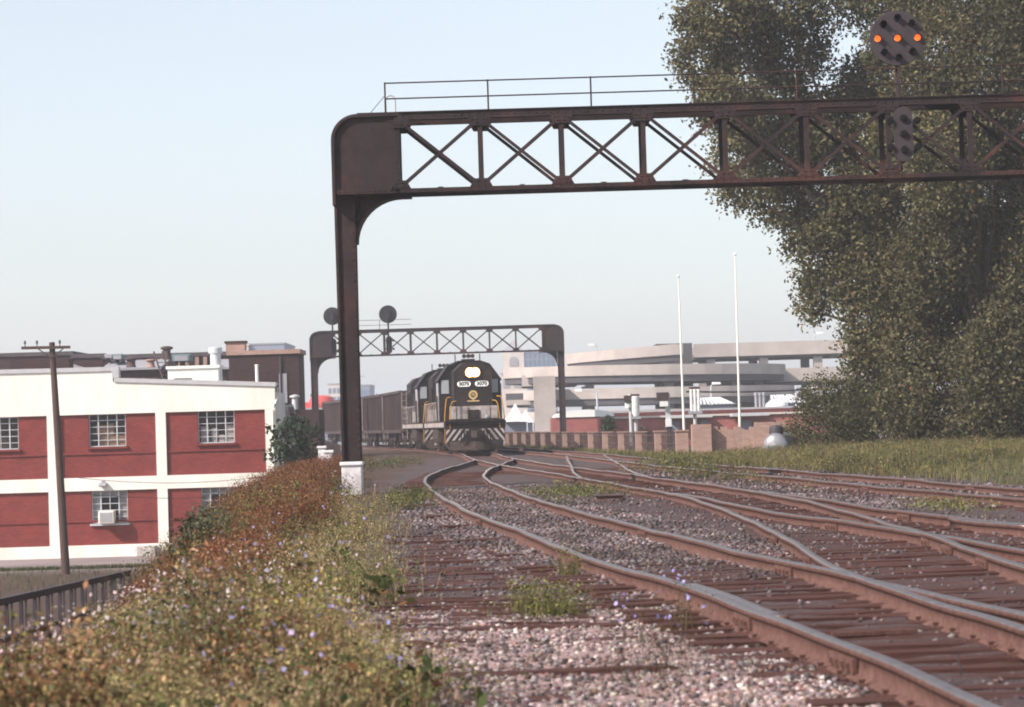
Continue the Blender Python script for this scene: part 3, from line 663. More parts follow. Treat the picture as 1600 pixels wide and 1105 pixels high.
    # hand rails, gold at the corners
    for s_ in (-1, 1):
        for (xo, yo, hz) in ((1.46, .62, 2.72), (1.22, .48, 2.52)):
            q = MB(); q.tube([(s_*xo, yo, .48), (s_*xo, yo-.02, 1.2), (s_*(xo), yo, 1.75), (s_*(xo-.06), yo, 2.3), (s_*(xo-.10), yo+.02, hz-.10), (s_*(xo-.16), yo+.05, hz), (s_*(xo-.34), yo+.14, hz+.02)], .025, 7); q.build('grab_rail', M['gold'], t, smoothed=True)
        q = MB(); q.tube([(s_*1.48, 6.3, 2.55), (s_*1.48, LN-.7, 2.55)], .022, 6); q.build('side_rail', M['locowhite'], t)
        for i in range(8): q = MB(); yy = 6.4+i*1.6; q.tube([(s_*1.48, yy, 1.5), (s_*1.48, yy, 2.55)], .02, 5); q.build('stanchion', M['locowhite'], t)
        q = MB()
        for i in range(4): q.box(min(s_*1.1, s_*1.5), max(s_*1.1, s_*1.5), .62, .95, .38+.28*i, .41+.28*i)
        q.build('step', Gr, t)
        q = MB(); q.box(min(s_*1.50, s_*1.535), max(s_*1.50, s_*1.535), .55, LN-.5, 1.28, 1.50); q.build('sill_stripe', Wh, t)
        q = MB(); q.tube([(s_*1.57, 3.5, 1.6), (s_*1.57, 3.5, 3.4)], .03, 6); q.build('cab_handrail', Wh, t)
    b = MB(); b.prism([(-1.35, .45), (1.35, .45), (1.45, .7), (1.45, 1.2), (-1.45, 1.2), (-1.45, .7)], 7.2, 11.2); b.build('fuel_tank', Gr, t, bevel=.05)
    truck(t, 3.6, 3, .5, 1.62, Gr); truck(t, LN-3.4, 3, .5, 1.62, Gr)
    return t
def place_on(o, yfront, L_, sp=SP['M']):
    y1 = yfront+L_; x0_, x1_ = float(sp(yfront)), float(sp(y1)); a = math.atan2(x1_-x0_, y1-yfront)
    o.location = (x0_, yfront, 0); o.rotation_euler = (0, 0, -a)
    return yfront+L_*math.cos(a)
l1 = locomotive('black lead locomotive with lit headlight, number boards 3070 and striped pilot', True)
yn = place_on(l1, 130.6, 18.6)
l2 = locomotive('second black locomotive coupled behind the lead unit', False)
yn = place_on(l2, yn+.6, 18.6)
# ------------------------------------------------------------------ hopper cars
def hopper_car(L_=13.6, hgt=3.55):
    t = thing('hopper_car', 'x', 'hopper car', group='hopper cars behind the locomotives')
    Hp = M['hopper']
    b = MB()
    b.prism([(.3, hgt), (L_-.3, hgt), (L_-.3, 2.5), (L_-2.6, 1.2), (2.6, 1.2), (.3, 2.5)], -1.42, 1.42, 'x'); b.build('body', Hp, t)
    for s_ in (-1, 1):
        n = 12
        for i in range(n+1):
            yy = .35+i*(L_-.7)/n; q = MB(); q.box(min(s_*1.42, s_*1.54), max(s_*1.42, s_*1.54), yy-.06, yy+.06, 1.15, hgt-.05); q.build('side_post', Hp, t)
        q = MB(); q.box(min(s_*1.40, s_*1.58), max(s_*1.40, s_*1.58), .25, L_-.25, hgt-.05, hgt+.12); q.build('top_chord', Hp, t)
        q = MB(); q.box(min(s_*1.40, s_*1.56), max(s_*1.40, s_*1.56), .1, L_-.1, 1.0, 1.2); q.build('side_sill', Hp, t)
        for yy in (.12, L_-.12):
            q = MB()
            for x_ in (s_*1.46, s_*1.16): q.tube([(x_, yy, .6), (x_, yy, hgt)], .02, 5)
            for j in range(8): q.tube([(s_*1.46, yy, .75+j*.38), (s_*1.16, yy, .75+j*.38)], .015, 5)
            q.build('ladder', M['locowhite'], t)
    for yy in (.25, L_-.33): q = MB(); q.box(-1.42, 1.42, yy, yy+.08, hgt-.4, hgt+.1); q.build('end_cap', Hp, t)
    nv = 12; vs = []; fs = []
    for i in range(nv+1):
        for j in range(5):
            vs.append((-1.38+j*.69, .4+i*(L_-.8)/nv, hgt-.05+(.32*math.sin(math.pi*j/4)*(.6+.5*math.sin(i*1.7)))))
    for i in range(nv):
        for j in range(4): fs.append((i*5+j, i*5+j+1, i*5+j+6, i*5+j+5))
    MB().add(vs, fs).build('coal_load', M['coal'], t, smoothed=True)
    q = MB()
    for yy in (L_*.36, L_*.64): q.prism([(yy-1.2, 1.2), (yy+1.2, 1.2), (yy+.4, .45), (yy-.4, .45)], -1.2, 1.2, 'x')
    q.build('chute', Hp, t)
    q = MB(); q.box(-.25, .25, -.35, L_+.3, .8, 1.05); q.build('draft_sill', M['locodirt'], t)
    truck(t, 1.9, 2, .42, 1.7, M['locodirt']); truck(t, L_-1.9, 2, .42, 1.7, M['locodirt'])
    return t
hc = hopper_car(); labs = ['brown hopper car coupled right behind the second locomotive', 'second brown hopper car of the train', 'third hopper car of the train, partly behind the near bridge post', 'hindmost hopper car in sight, mostly hidden by the near post']
for i, lb in enumerate(labs):
    o = hc if i == 0 else copy_tree(hc)
    o['label'] = lb; yn = place_on(o, yn+.8, 13.6)

# ------------------------------------------------------------------ white and red brick building (left)
YB = 127.0; W_ = M['white_paint']
bl = thing('brick_building', 'two storey white building with red brick panels and steel sash windows', 'building', (X(240, 860, YB), YB, LOW))
bx0, bz0 = bl.location.x, bl.location.z
def bX(x, y=740): return X(x, y, YB)-bx0
def bZ(x, y): return Z(x, y, YB)-bz0
xl, xr = bX(-60), bX(430, 640)
pil = [(bX(74, 700), bX(94, 700)), (bX(244, 700), bX(260, 700)), (bX(415, 690), bX(430, 640)), (bX(-94, 700), bX(-76, 700))]
zt2, zs2, zb2, zt1, zb1, zw = bZ(240, 645), bZ(240, 706), bZ(240, 743.5), bZ(250, 764), bZ(248, 849), 0.0
zp_r0, zp_r1, zp_l0, zp_l1 = bZ(182, 597), bZ(430, 604), bZ(-60, 586), bZ(174, 580)
xstep = bX(176, 590)
DP = 5.6
def rect_holes(b, x0, x1, z0, z1, holes, y0, y1):
    """wall slab with rectangular openings"""
    xs_ = sorted({x0, x1, *[h[0] for h in holes], *[h[1] for h in holes]}); zs_ = sorted({z0, z1, *[h[2] for h in holes], *[h[3] for h in holes]})
    for a, c in zip(xs_, xs_[1:]):
        for e, g in zip(zs_, zs_[1:]):
            mx_, mz_ = (a+c)/2, (e+g)/2
            if not any(h[0] < mx_ < h[1] and h[2] < mz_ < h[3] for h in holes): b.box(a, c, y0, y1, e, g)
wins = [(bX(138, 670), bX(196, 670), bZ(167, 698), bZ(167, 646.5)), (bX(308.5, 665), bX(366, 665), bZ(337, 692.5), bZ(337, 641.2)),
        (bX(142.5, 790), bX(199, 790), bZ(170, 818), bZ(170, 766.5)), (bX(314, 785), bX(371, 785), bZ(342, 813), bZ(342, 761)), (bX(-30, 670), bX(28, 670), bZ(0, 703), bZ(0, 652))]
# brick panels
panels = []
edges = [(pil[3][1], pil[0][0]), (pil[0][1], pil[1][0]), (pil[1][1], pil[2][0])]
for (a, c) in edges:
    for (e, g) in ((zb2, zt2), (zb1, zt1)):
        hs = [h for h in wins if a < (h[0]+h[1])/2 < c and e < (h[2]+h[3])/2 < g+.2]
        hs = [(h[0], h[1], h[2], min(h[3], g)) for h in hs]
        b = MB(); rect_holes(b, a, c, e, g, hs, .12, .42); pn = b.build('brick_panel', M['brick'], bl)
        if e == zb2: q = MB(); q.box(a, c, .06, .118, zs2-.05, zs2+.04); q.build('ledge', M['brick'], pn)
        else: q = MB(); zl = zb1+(zs2-zb2); q.box(a, c, .06, .118, zl-.05, zl+.04); q.build('ledge', M['brick'], pn)
for (a, c) in pil:
    b = MB(); b.box(a, c, 0, .42, zw, zt2); b.build('pilaster', W_, bl)
for (a, c) in edges:
    MB().box(a, c, .003, .42, zt1, zb2).build('floor_band', W_, bl); MB().box(a, c, .003, .42, zw, zb1).build('base_band', W_, bl)
b = MB(); b.prism([(xl, zt2), (xr, zt2), (xr, zp_r1), (xstep, zp_r0), (xstep, zp_l1), (xl, zp_l0)], .0, .42); b.build('upper_wall', W_, bl)
ct = .20
def coping(x0, x1, za, zb_): return MB().prism([(x0, za), (x1, zb_), (x1, zb_+ct), (x0, za+ct)], -.07, .5)
coping(xl, xstep+.06, zp_l0, zp_l1).build('coping', M['grey_trim'], bl); coping(xstep+.06, xr+.06, zp_r0-.0, zp_r1).build('coping', M['grey_trim'], bl)
b = MB(); b.box(xstep-.02, xstep+.30, -.08, .5, zp_r0+ct, zp_l1+ct); b.build('coping', M['grey_trim'], bl)
# body behind the face: side wall, floors, dim rooms
b = MB(); b.box(xr-.3, xr, .42, DP, zw, zp_r1-.25); b.build('side_wall', W_, bl)
b = MB(); b.box(xl, xr-.3, DP-.2, DP, zw, zp_r1-.3); b.build('rear_wall', W_, bl)
b = MB(); b.box(xl, xr-.3, .42, DP-.2, zt1+.1, zb2-.1); b.box(xl, xr-.3, .42, DP-.2, zp_r1-.6, zp_r1-.35); b.build('floor_slab', M['roofgrey'], bl)
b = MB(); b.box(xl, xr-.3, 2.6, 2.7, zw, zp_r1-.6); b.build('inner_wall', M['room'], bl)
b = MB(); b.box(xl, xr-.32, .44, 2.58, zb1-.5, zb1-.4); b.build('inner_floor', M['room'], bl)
for wi, (a, c, e, g) in enumerate(wins):
    wn = MB(); f_ = .045
    wn.box(a, c, .24, .30, e, e+f_); wn.box(a, c, .24, .30, g-f_, g); wn.box(a, a+f_, .24, .30, e, g); wn.box(c-f_, c, .24, .30, e, g)
    nc, nr = 4, 5
    for i in range(1, nc): xx = a+(c-a)*i/nc; t_ = .026 if i % 2 else .014; wn.box(xx-t_, xx+t_, .245, .295, e, g)
    for j in range(1, nr): zz = e+(g-e)*j/nr; wn.box(a, c, .25, .29, zz-.014, zz+.014)
    wo = wn.build('window', M['galv'], bl)
    q = MB(); q.box(a-.08, c+.08, -.02, .24, e-.10, e); q.build('sill', M['brick'] if wi != 2 else M['grey_trim'], wo)
    for i in range(nc):
        for j in range(nr):
            q = MB(); q.box(a+(c-a)*i/nc+.02, a+(c-a)*(i+1)/nc-.02, .268, .272, e+(g-e)*j/nr+.015, e+(g-e)*(j+1)/nr-.015); q.build('pane', M['glass'], wo)
    if wi in (2, 3):
        rB = random.Random(wi)
        q = MB(); q.box(a+.02, c-.02, .34, .36, g-.32, g); q.box(a+.02, a+.42, .34, .36, e, g-.32)
        if wi == 2: q.box(c-.45, c-.02, .34, .36, e, g-.32)
        q.build('blind', M['blind'], wo)
def inside(wi, fx, fz, fw, fh, y_, name, label, cat, mt, group):
    a, c, e, g = wins[wi]
    o = MB(); w2, h2 = (c-a)*fw, (g-e)*fh; 
    o.prism([(-w2/2, 0), (w2/2, 0), (w2/2, h2*.98), (w2*.1, h2), (-w2/2, h2*.99)], -.2, .2)
    ob = o.build(name, mt, None, bevel=.01, loc=(bx0+a+(c-a)*fx, YB+y_, bz0+e+(g-e)*fz)); tag(ob, label, cat, group)
for i, (fx, fz, fw, fh, lb) in enumerate([(.36, 0, .28, .36, 'big carton bottom left of the boxes in the left upper window'), (.62, 0, .26, .36, 'carton at bottom centre of the left upper window'), (.87, 0, .24, .36, 'carton at bottom right of the left upper window'),
        (.33, .362, .34, .30, 'top left carton piled in the left upper window'), (.57, .362, .14, .34, 'narrow top carton in the left upper window')]):
    inside(0, fx, fz, fw, fh, .75, 'carton', lb, 'carton', M['carton'], 'cartons in the left upper window')
for i, (fx, fz, fw, fh, lb) in enumerate([(.16, 0, .22, .52, 'tall paper stack at left inside the right upper window'), (.42, 0, .16, .46, 'leaning paper stack left of centre in the right upper window'), (.62, 0, .16, .25, 'low paper stack right of centre in the right upper window'), (.86, 0, .22, .55, 'tall paper stack at right inside the right upper window')]):
    inside(1, fx, fz, fw, fh, .75, 'paper_stack', lb, 'paper stack', M['paper'], 'paper stacks in the right upper window')
# things fixed on it
ac = thing('air_conditioner', 'white boxy air conditioner sticking out of the lower window', 'air conditioner', (bx0+bX(168, 806), YB, bz0+wins[2][2]+.02))
q = MB(); q.box(-.36, .36, -.52, .22, 0, .58); q.build('casing', M['white_paint'], ac, bevel=.02)
q = MB(); q.box(-.29, .29, -.535, -.521, .06, .52); gr_ = q.build('grille', M['grey_trim'], ac)
for i in range(8): q = MB(); q.box(-.28, .28, -.545, -.536, .09+i*.053, .105+i*.053); q.build('slat', M['roofgrey'], gr_)
wl_ = thing('wall_lamp', 'small grey floodlight on the white band between storeys', 'wall lamp', (bx0+bX(161, 752), YB, bz0+bZ(161, 754)))
q = MB(); q.prism([(-.02, .0), (-.30, -.08), (-.34, -.16), (-.30, -.2), (-.02, -.14)], -.17, .17, 'x'); q.build('housing', M['roofgrey'], wl_); q = MB(); q.box(-.08, .08, -.03, -.002, -.05, .08); q.build('bracket', M['roofgrey'], wl_)
dn = MB(); dn.tube([(xr+.10, .3, zp_r1-.05), (xr+.10, .2, zp_r1-.5), (xr-.0, -.10, zp_r1-.85), (xr-.12, -.10, zp_r1-1.1), (xr-.12, -.10, .3)], .06, 8); tag(dn.build('downspout', W_, None, True, loc=bl.location), 'white downspout at the right corner of the white building', 'downspout')
ap = MB(); ap.box(bX(217, 852), bX(246, 852), -.9, -.002, .0, bZ(230, 849)-.1); tag(ap.build('loading_block', M['concrete'], None, bevel=.03, loc=bl.location), 'low grey concrete block against the foot of the white building', 'concrete block')
lw = MB(); xa_ = xr; lw.prism([(DP+.003, 0), (DP+4.2, 0), (DP+4.2, zp_r1-2.2), (DP+.003, zp_r1-.95)], xr-4, xr+.15, 'x')
lean = lw.build('lean_to', M['concrete'], bl); q = MB(); q.prism([(DP+.003, zp_r1-.94), (DP+4.5, zp_r1-2.26), (DP+4.5, zp_r1-2.16), (DP+.003, zp_r1-.82)], xr-4.2, xr+.4, 'x'); q.build('lean_to_roof', M['grey_trim'], bl)
# penthouse, duct and pipe on its roof
ph = thing('roof_penthouse', 'small white penthouse with a window on the flat roof', 'penthouse', (X(302, 600, 130.5), 130.5, bz0+zp_r1-.35))
pw = X(342, 600, 130.5)-X(263, 600, 130.5); zt_ = Z(300, 576, 130.5)-ph.location.z
q = MB(); rect_holes(q, -pw/2, pw/2, 0, zt_, [(-pw*.38, -pw*.02, .75, zt_-.45)], 0, .2); q.box(pw/2-.2, pw/2, .2, 1.8, 0, zt_); q.box(-pw/2, -pw/2+.2, .2, 1.8, 0, zt_); q.box(-pw/2+.2, pw/2-.2, 1.6, 1.8, 0, zt_); q.build('wall', W_, ph)
q = MB(); q.box(-pw/2-.08, pw/2+.08, -.08, 1.9, zt_, zt_+.14); q.build('roof', W_, ph); q = MB(); q.box(-pw*.38, -pw*.02, .1, .14, .75, zt_-.45); q.build('window', M['grey_trim'], ph)
dc = thing('roof_duct', 'fat galvanized vent duct with wide cap beside the penthouse', 'vent duct', (X(333, 600, 131.5), 131.5, bz0+zp_r1-.35)); hz_ = Z(333, 545, 131.5)-dc.location.z
q = MB(); q.lathe([(.26, 0), (.26, hz_-.25)], (.15, 0, 0), 'z', 18); q.build('pipe', M['galv'], dc, True); q = MB(); q.lathe([(.26, hz_-.25), (.34, hz_-.22), (.34, hz_+.02), (.30, hz_+.06), (.05, hz_+.08)], (.15, 0, 0), 'z', 18); q.build('cap', M['galv'], dc, True)
sp0 = at(402, 605, 131); q = MB(); q.lathe([(.08, 0), (.08, 1.45), (.10, 1.45), (.10, 1.5), (.02, 1.52)], (0, 0, 0), 'z', 12); tag(q.build('vent_pipe', M['white_paint'], None, True, loc=(sp0.x, 131, bz0+zp_r1-.35)), 'thin white vent pipe near the right end of the roof', 'vent pipe')

# ------------------------------------------------------------------ sooty brick buildings behind
def sheet_building(name, label, x0, x1, ytop, Yd, depth, zg, wall, roofm, cat='building', par=.25, yref=None):
    xm = (x0+x1)/2; t = thing(name, label, cat, (X(xm, ytop, Yd), Yd, zg)); zt__ = Z(xm, ytop, Yd)-zg; a, c = X(x0, ytop, Yd)-t.location.x, X(x1, ytop, Yd)-t.location.x
    b = MB(); b.box(a, c, 0, depth, 0, zt__-par); b.build('wall', wall, t)
    b = MB(); b.box(a-.12, c+.12, -.12, depth+.12, zt__-par, zt__); b.build('parapet', roofm, t)
    return t, a, c, zt__
db, a, c, zt_ = sheet_building('warehouse', 'dark sooty brick warehouse with tan edged roof behind the white building', 357, 466, 547, 152, 4, LOW, M['dkbrick'], M['tanbrick'])
q = MB(); q.box(X(433, 560, 152)-db.location.x, c+.02, -.25, -.003, 0, zt_-.55); q.build('wall_pier', M['dkbrick'], db)
q = MB(); q.box(X(437, 600, 152)-db.location.x, X(449, 600, 152)-db.location.x, -.31, -.251, Z(440, 630, 152)-LOW, Z(440, 584, 152)-LOW); q.build('metal_door', M['roofgrey'], db)
q = MB(); q.tube([(c-1.0, -.33, 0), (c-1.0, -.33, zt_-.4)], .06, 6); q.build('downpipe', M['iron'], db)
q = MB(); q.box(a+.4, a+3.6, -.05, -.003, zt_-2.0, zt_-1.9); q.build('string_course', M['concrete'], db)
ch = thing('chimney', 'short brown brick chimney on the dark warehouse roof', 'chimney', (X(369, 545, 156), 156, LOW+zt_)); q = MB(); q.box(-.55, .55, -.5, .5, 0, .55); q.build('stack', M['tanbrick'], ch); q = MB(); q.box(-.62, .62, -.57, .57, .55, .68); q.build('cap', M['dkbrick'], ch)
vt = thing('wall_vent', 'stubby galvanized vent with cap at the right of the dark warehouse', 'vent', (X(461, 640, 146), 146, Z(461, 640, 146))); q = MB(); q.lathe([(.16, 0), (.16, .62)], n=14); q.build('pipe', M['galv'], vt, True); q = MB(); q.lathe([(.16, .62), (.28, .66), (.28, .74), (.05, .82)], n=14); q.build('cap', M['galv'], vt, True)
an = MB(); an.box(-1.6, 1.6, 0, 4, 0, Z(455, 641, 146)-LOW); tag(an.build('annex', M['dkbrick'], None, loc=(X(452, 641, 146), 146, LOW)), 'low dark brick annex under the stubby vent', 'annex')
f1, a, c, zt_ = sheet_building('factory', 'long dark factory roofline far left behind the white building', -40, 112, 551, 178, 14, LOW, M['dkbrick'], M['roofdark'])
f2, a, c, zt_ = sheet_building('factory', 'dark grey roofed factory section left of the teal machine box', 113, 160, 553, 172, 12, LOW, M['dkbrick'], M['roofdark'])
q = MB(); q.prism([(a, zt_-1.2), (c, zt_-1.6), (c, zt_-1.3), (a, zt_-.6)], -3, -.02); q.build('lower_roof', M['roofgrey'], f2)
f3, a, c, zt_ = sheet_building('factory', 'dark brick factory with low lean-to roofs behind the penthouse', 161, 358, 552, 168, 14, LOW, M['dkbrick'], M['roofdark'])
for (u0, u1, yt) in ((165, 248, 574), (330, 356, 573)):
    q = MB(); xa_, xb_ = X(u0, yt, 164)-f3.location.x, X(u1, yt, 164)-f3.location.x; zz = Z((u0+u1)/2, yt, 164)-LOW; q.prism([(-4.2, 0), (-.02, 0), (-.02, zz+.4), (-4.2, zz-.1)], xa_, xb_, 'x'); q.build('lean_to', M['dkbrick'], f3)
    q = MB(); q.prism([(-4.5, zz-.18), (-.02, zz+.42), (-.02, zz+.56), (-4.5, zz-.05)], xa_-.2, xb_+.2, 'x'); q.build('lean_to_roof', M['roofgrey'], f3)
for u in (250, 262, 275, 290, 305, 318): xx = X(u, 560, 167)-f3.location.x; MB().box(xx-.12, xx+.12, -.18, -.003, zt_-2.4, zt_-.3).build('wall_rib', M['tanbrick'], f3)
wp = sheet_building('roof_shed', 'white sloped monitor roof at the left above the white parapet', 84, 128, 575, 150, 6, LOW, M['white_paint'], M['white_paint'], 'roof shed')[0]
wp2 = sheet_building('roof_shed', 'low white roof edge just over the parapet at left', 92, 158, 578, 140, 4, LOW, M['white_paint'], M['white_paint'], 'roof shed')[0]
bk = MB(); bk.box(-1.6, 1.6, 0, 1.5, -1, .5); tag(bk.build('brick_bulkhead', M['dkbrick'], None, loc=(X(84, 576, 151.5), 147, Z(84, 576, 147))), 'dark brick bulkhead behind the utility pole top', 'bulkhead')
def roof_box(name, label, x0, x1, y0, y1, d, mt, cat, depth=1.6, legs=True):
    p0, p1 = at(x0, y1, d), at(x1, y0, d); t = thing(name, label, cat, (p0.x, d, p0.z)); w2, h2 = p1.x-p0.x, p1.z-p0.z
    q = MB(); q.box(0, w2, 0, depth, .18 if legs else 0, h2); q.build('casing', mt, t, bevel=.05)
    q = MB(); q.box(w2*.12, w2*.88, -.03, -.003, h2*.35, h2*.85); q.build('louver', M['roofgrey'], t)
    if legs:
        for xx in (.05, w2-.17): q = MB(); q.box(xx, xx+.12, 0, depth, 0, .18); q.build('skid', M['iron'], t)
roof_box('roof_machine', 'teal box machine on the factory roof left of the mushroom vent', 176, 191, 553, 566, 165, M['teal'], 'roof machine')
roof_box('roof_machine', 'bulky grey green cooling unit on the factory roof right of the mushroom vent', 269, 297, 553, 570, 160, M['teal'], 'roof machine')
roof_box('roof_machine', 'pale grey cabinet beside the teal roof machine', 163, 176, 553, 563, 166, M['roofgrey'], 'roof machine')
def mush(label, px, y0, y1, d, r_, mt):
    p = at(px, y1, d); h2 = Z(px, y0, d)-p.z; t = thing('roof_ventilator', label, 'roof vent', (p.x, d, p.z), group='roof ventilators')
    q = MB(); q.lathe([(r_*.75, 0), (r_*.6, h2*.25), (r_*.6, h2*.7)], n=14); q.build('neck', mt, t, True); q = MB(); q.lathe([(r_*.6, h2*.7), (r_, h2*.8), (r_, h2*.92), (r_*.5, h2)], n=14); q.build('cap', mt, t, True)
mush('tall rusty mushroom ventilator rising over the factory roofline', 261, 541, 562, 163, .38, M['hopper'])
mush('squat rusty ventilator right of the teal machine on the lean-to roof', 205, 559, 574, 160, .42, M['hopper'])
mush('small rusty ventilator left of the cooling unit', 236, 561, 574, 161, .35, M['tanbrick'])
ld = thing('roof_ladder', 'rusty steep ladder leaning on the roof left of the penthouse', 'ladder', (X(256, 597, 140), 140, Z(256, 597, 140)))
for dx in (0, .45): q = MB(); q.beam((dx, 0, 0), (dx-.75, 2.0, 1.65), .07, .07); q.build('stile', M['hopper'], ld)
for i in range(7): q = MB(); f_ = (i+.5)/7; q.beam((-.75*f_, 2*f_, 1.65*f_), (.45-.75*f_, 2*f_, 1.65*f_), .04, .04); q.build('rung', M['hopper'], ld)
sheet_building('office_block', 'pale hazy office slab far behind the dark warehouse', 384, 444, 536, 420, 20, LOW, M['bluegrey'], M['roofgrey'])
sheet_building('stair_tower', 'cream stair tower at the left of the hazy office slab', 375, 388, 538, 419, 12, LOW, M['palestone'], M['palestone'])

# ------------------------------------------------------------------ utility pole
pb, ptp = at(103.5, 897, 112), at(81, 535, 112); zg = H(pb.x, 112)
po = thing('utility_pole', 'leaning brown wooden utility pole with crossarm in front of the white building', 'utility pole', (pb.x, 112, zg))
tp = Vector((ptp.x-pb.x, 0, ptp.z-zg)); q = MB(); q.tube([Vector((0, 0, -.5)), tp*.5, tp], [.185, .155, .12], 12); q.build('shaft', M['wood'], po, True)
u_ = tp.normalized(); sd = Vector((math.cos(R(-.6)), 0, math.sin(R(-.6)))); ca = tp-u_*.22
q = MB(); q.beam(ca-sd*1.25+Vector((0, -.17, 0)), ca+sd*.78+Vector((0, -.17, 0)), .09, .12); q.build('crossarm', M['wood'], po)
for s_ in (-.55, .5): q = MB(); q.beam(ca+sd*s_+Vector((0, -.2, -.05)), ca-u_*.45+Vector((0, -.2, 0)), .02, .05); q.build('brace', M['iron'], po)
for s_ in (-1.1, -.6, .35): q = MB(); q.lathe([(.02, 0), (.02, .1), (.05, .11), (.05, .16), (.035, .19), (.04, .23), (.01, .25)], tuple(ca+sd*s_+Vector((0, -.17, .06))), n=10); q.build('insulator', M['iron'], po, True)
def wire(label, a, b, sag, r_=.012):
    q = MB(); a, b = Vector(a), Vector(b); q.tube([a.lerp(b, i/14)-Vector((0, 0, sag*4*(i/14)*(1-i/14))) for i in range(15)], r_, 5); tag(q.build('overhead_wire', M['iron'], None), label, 'wire')
wire('thin black service wire drooping across the white band of the building', at(92, 743, 112), at(428, 742, 126.7), .35)
wire('thin black wire crossing the lower storey of the white building', at(96, 768, 112), at(424, 768, 126.6), .3)

# ------------------------------------------------------------------ iron railing on the slope
rl = thing('iron_railing', 'black iron railing running down the weedy slope at left', 'railing', (X(-40, 950, 33), 33, H(X(-40, 950, 33), 33)))
Lo = rl.location
ta, tb = at(-40, 950, 33)-Lo, at(202, 895, 47)-Lo
ba, bb = at(-40, 1015, 33)-Lo, at(202, 937, 47)-Lo
q = MB(); q.beam(ta, tb, .07, .09); q.build('top_rail', M['iron'], rl); q = MB(); q.beam(ba, bb, .05, .06); q.build('bottom_rail', M['iron'], rl)
n = 13
for i in range(n+1):
    f_ = i/n; p = ta.lerp(tb, f_); r_ = ba.lerp(bb, f_)
    q = MB(); q.beam((p.x, p.y, p.z), (p.x, p.y, min(r_.z-.5, p.z-1.1)), .05, .05, up=(0, 1, 0)); q.build('post', M['iron'], rl)
    if i < n:
        p2 = ta.lerp(tb, f_+.35/n); r2 = ba.lerp(bb, f_+.35/n); q = MB(); q.beam(p2, (p2.x, p2.y, r2.z), .028, .028, up=(0, 1, 0)); q.build('baluster', M['iron'], rl)

# ------------------------------------------------------------------ white concrete stubs, rubble
for i, (px, y0, y1, d, lb) in enumerate([(513, 703.5, 727, 78, 'nearer of two small whitewashed concrete posts left of the near bridge post'), (503, 697, 712, 92, 'farther small whitewashed concrete post beside the leafy bush')]):
    p = at(px, y0, d); zg = H(p.x, d); hh = p.z-zg; t = thing('concrete_post', lb, 'concrete post', (p.x, d, zg), group='small concrete posts')
    q = MB(); q.prism([(-.15, -.3), (.15, -.3), (.12, hh-.08), (-.12, hh-.08)], -.13, .13); q.build('shaft', M['white_conc'], t, bevel=.02); q = MB(); q.box(-.16, .16, -.17, .17, hh-.08, hh); q.build('cap', M['white_conc'], t, bevel=.015)
def stone_mesh(seed, n=2):
    import bmesh
    r_ = random.Random(seed); bm = bmesh.new(); bmesh.ops.create_icosphere(bm, subdivisions=n, radius=1)
    for v in bm.verts: v.co *= r_.uniform(.72, 1.12)
    me = bpy.data.meshes.new('rock'); bm.to_mesh(me); bm.free(); return me
p = at(501, 694, 150); rk = stone_mesh(3); rk.materials.append(M['tanbrick']); o = tag(link('rubble_heap', rk, None, (p.x, 150, H(p.x, 150)+.2)), 'brown rubble heap beyond the small white posts', 'rubble heap'); o.scale = (1.1, 1.0, 1.15)

# ------------------------------------------------------------------ far left: grey shed, red tank, towers
ws, a, c, zt_ = sheet_building('long_shed', 'long blue grey shed seen under the far bridge at left', 440, 640, 636, 300, 30, LOW, M['bluegrey'], M['roofgrey'], par=.4)
for i in range(14): q = MB(); xx = a+(c-a)*(i+.5)/14; q.box(xx-.06, xx+.06, -.08, -.003, 0, zt_-.45); q.build('wall_rib', M['bluegrey'], ws)
rt = thing('red_tank', 'round red tank on the roof of the long grey shed', 'tank', (X(503, 634, 312), 312, LOW+zt_)); hz_ = Z(503, 618, 312)-rt.location.z
q = MB(); q.lathe([(1.3, 0), (1.5, .2), (1.55, hz_*.5), (1.3, hz_*.85), (.6, hz_), (.1, hz_+.02)], n=18); q.build('shell', M['red'], rt, True); q = MB(); q.lathe([(.4, hz_-.05), (.4, hz_+.3), (.1, hz_+.4)], (-.9, 0, -.1), n=10); q.build('hatch', M['iron'], rt)
q = MB(); q.box(-4.8, -1.2, -.6, .6, .1, .75); q.build('feed_duct', M['red'], rt)
for (lb, x0, x1, yt, d, dp, wm, n_, fl) in (('pale pink tower block in the haze behind the near bridge post', 512, 545, 599, 620, 20, 'palestone', 5, 6), ('blue grey tower block in the haze right of the near bridge post', 553, 578, 601, 560, 18, 'bluegrey', 5, 7)):
    t_, a, c, zt_ = sheet_building('tower_block', lb, x0, x1, yt, d, dp, LOW, M[wm], M['roofgrey'])
    for i in range(n_):
        for j in range(fl):
            q = MB(); xx = a+(c-a)*(i+.5)/n_; zz = zt_-1.6-j*2.0; ww = (c-a)/n_*.34; q.box(xx-ww, xx+ww, -.05, .02, zz-.7, zz+.5); q.build('window', M['blueglass'], t_)
for (lb, px, yt, d) in (('thin radio mast in the haze just right of the near post', 565, 585, 500), ('thin lamp mast over the hopper cars', 590, 614, 330)):
    p = at(px, 660, d); t_ = thing('radio_mast', lb, 'mast', (p.x, d, LOW)); hh = Z(px, yt, d)-LOW; q = MB(); q.tube([(0, 0, 0), (0, 0, hh)], [.12, .06], 6); q.build('shaft', M['roofgrey'], t_); q = MB(); q.tube([(-.8, 0, hh-.4), (.8, 0, hh-.4)], .05, 5); q.build('crossbar', M['roofgrey'], t_)

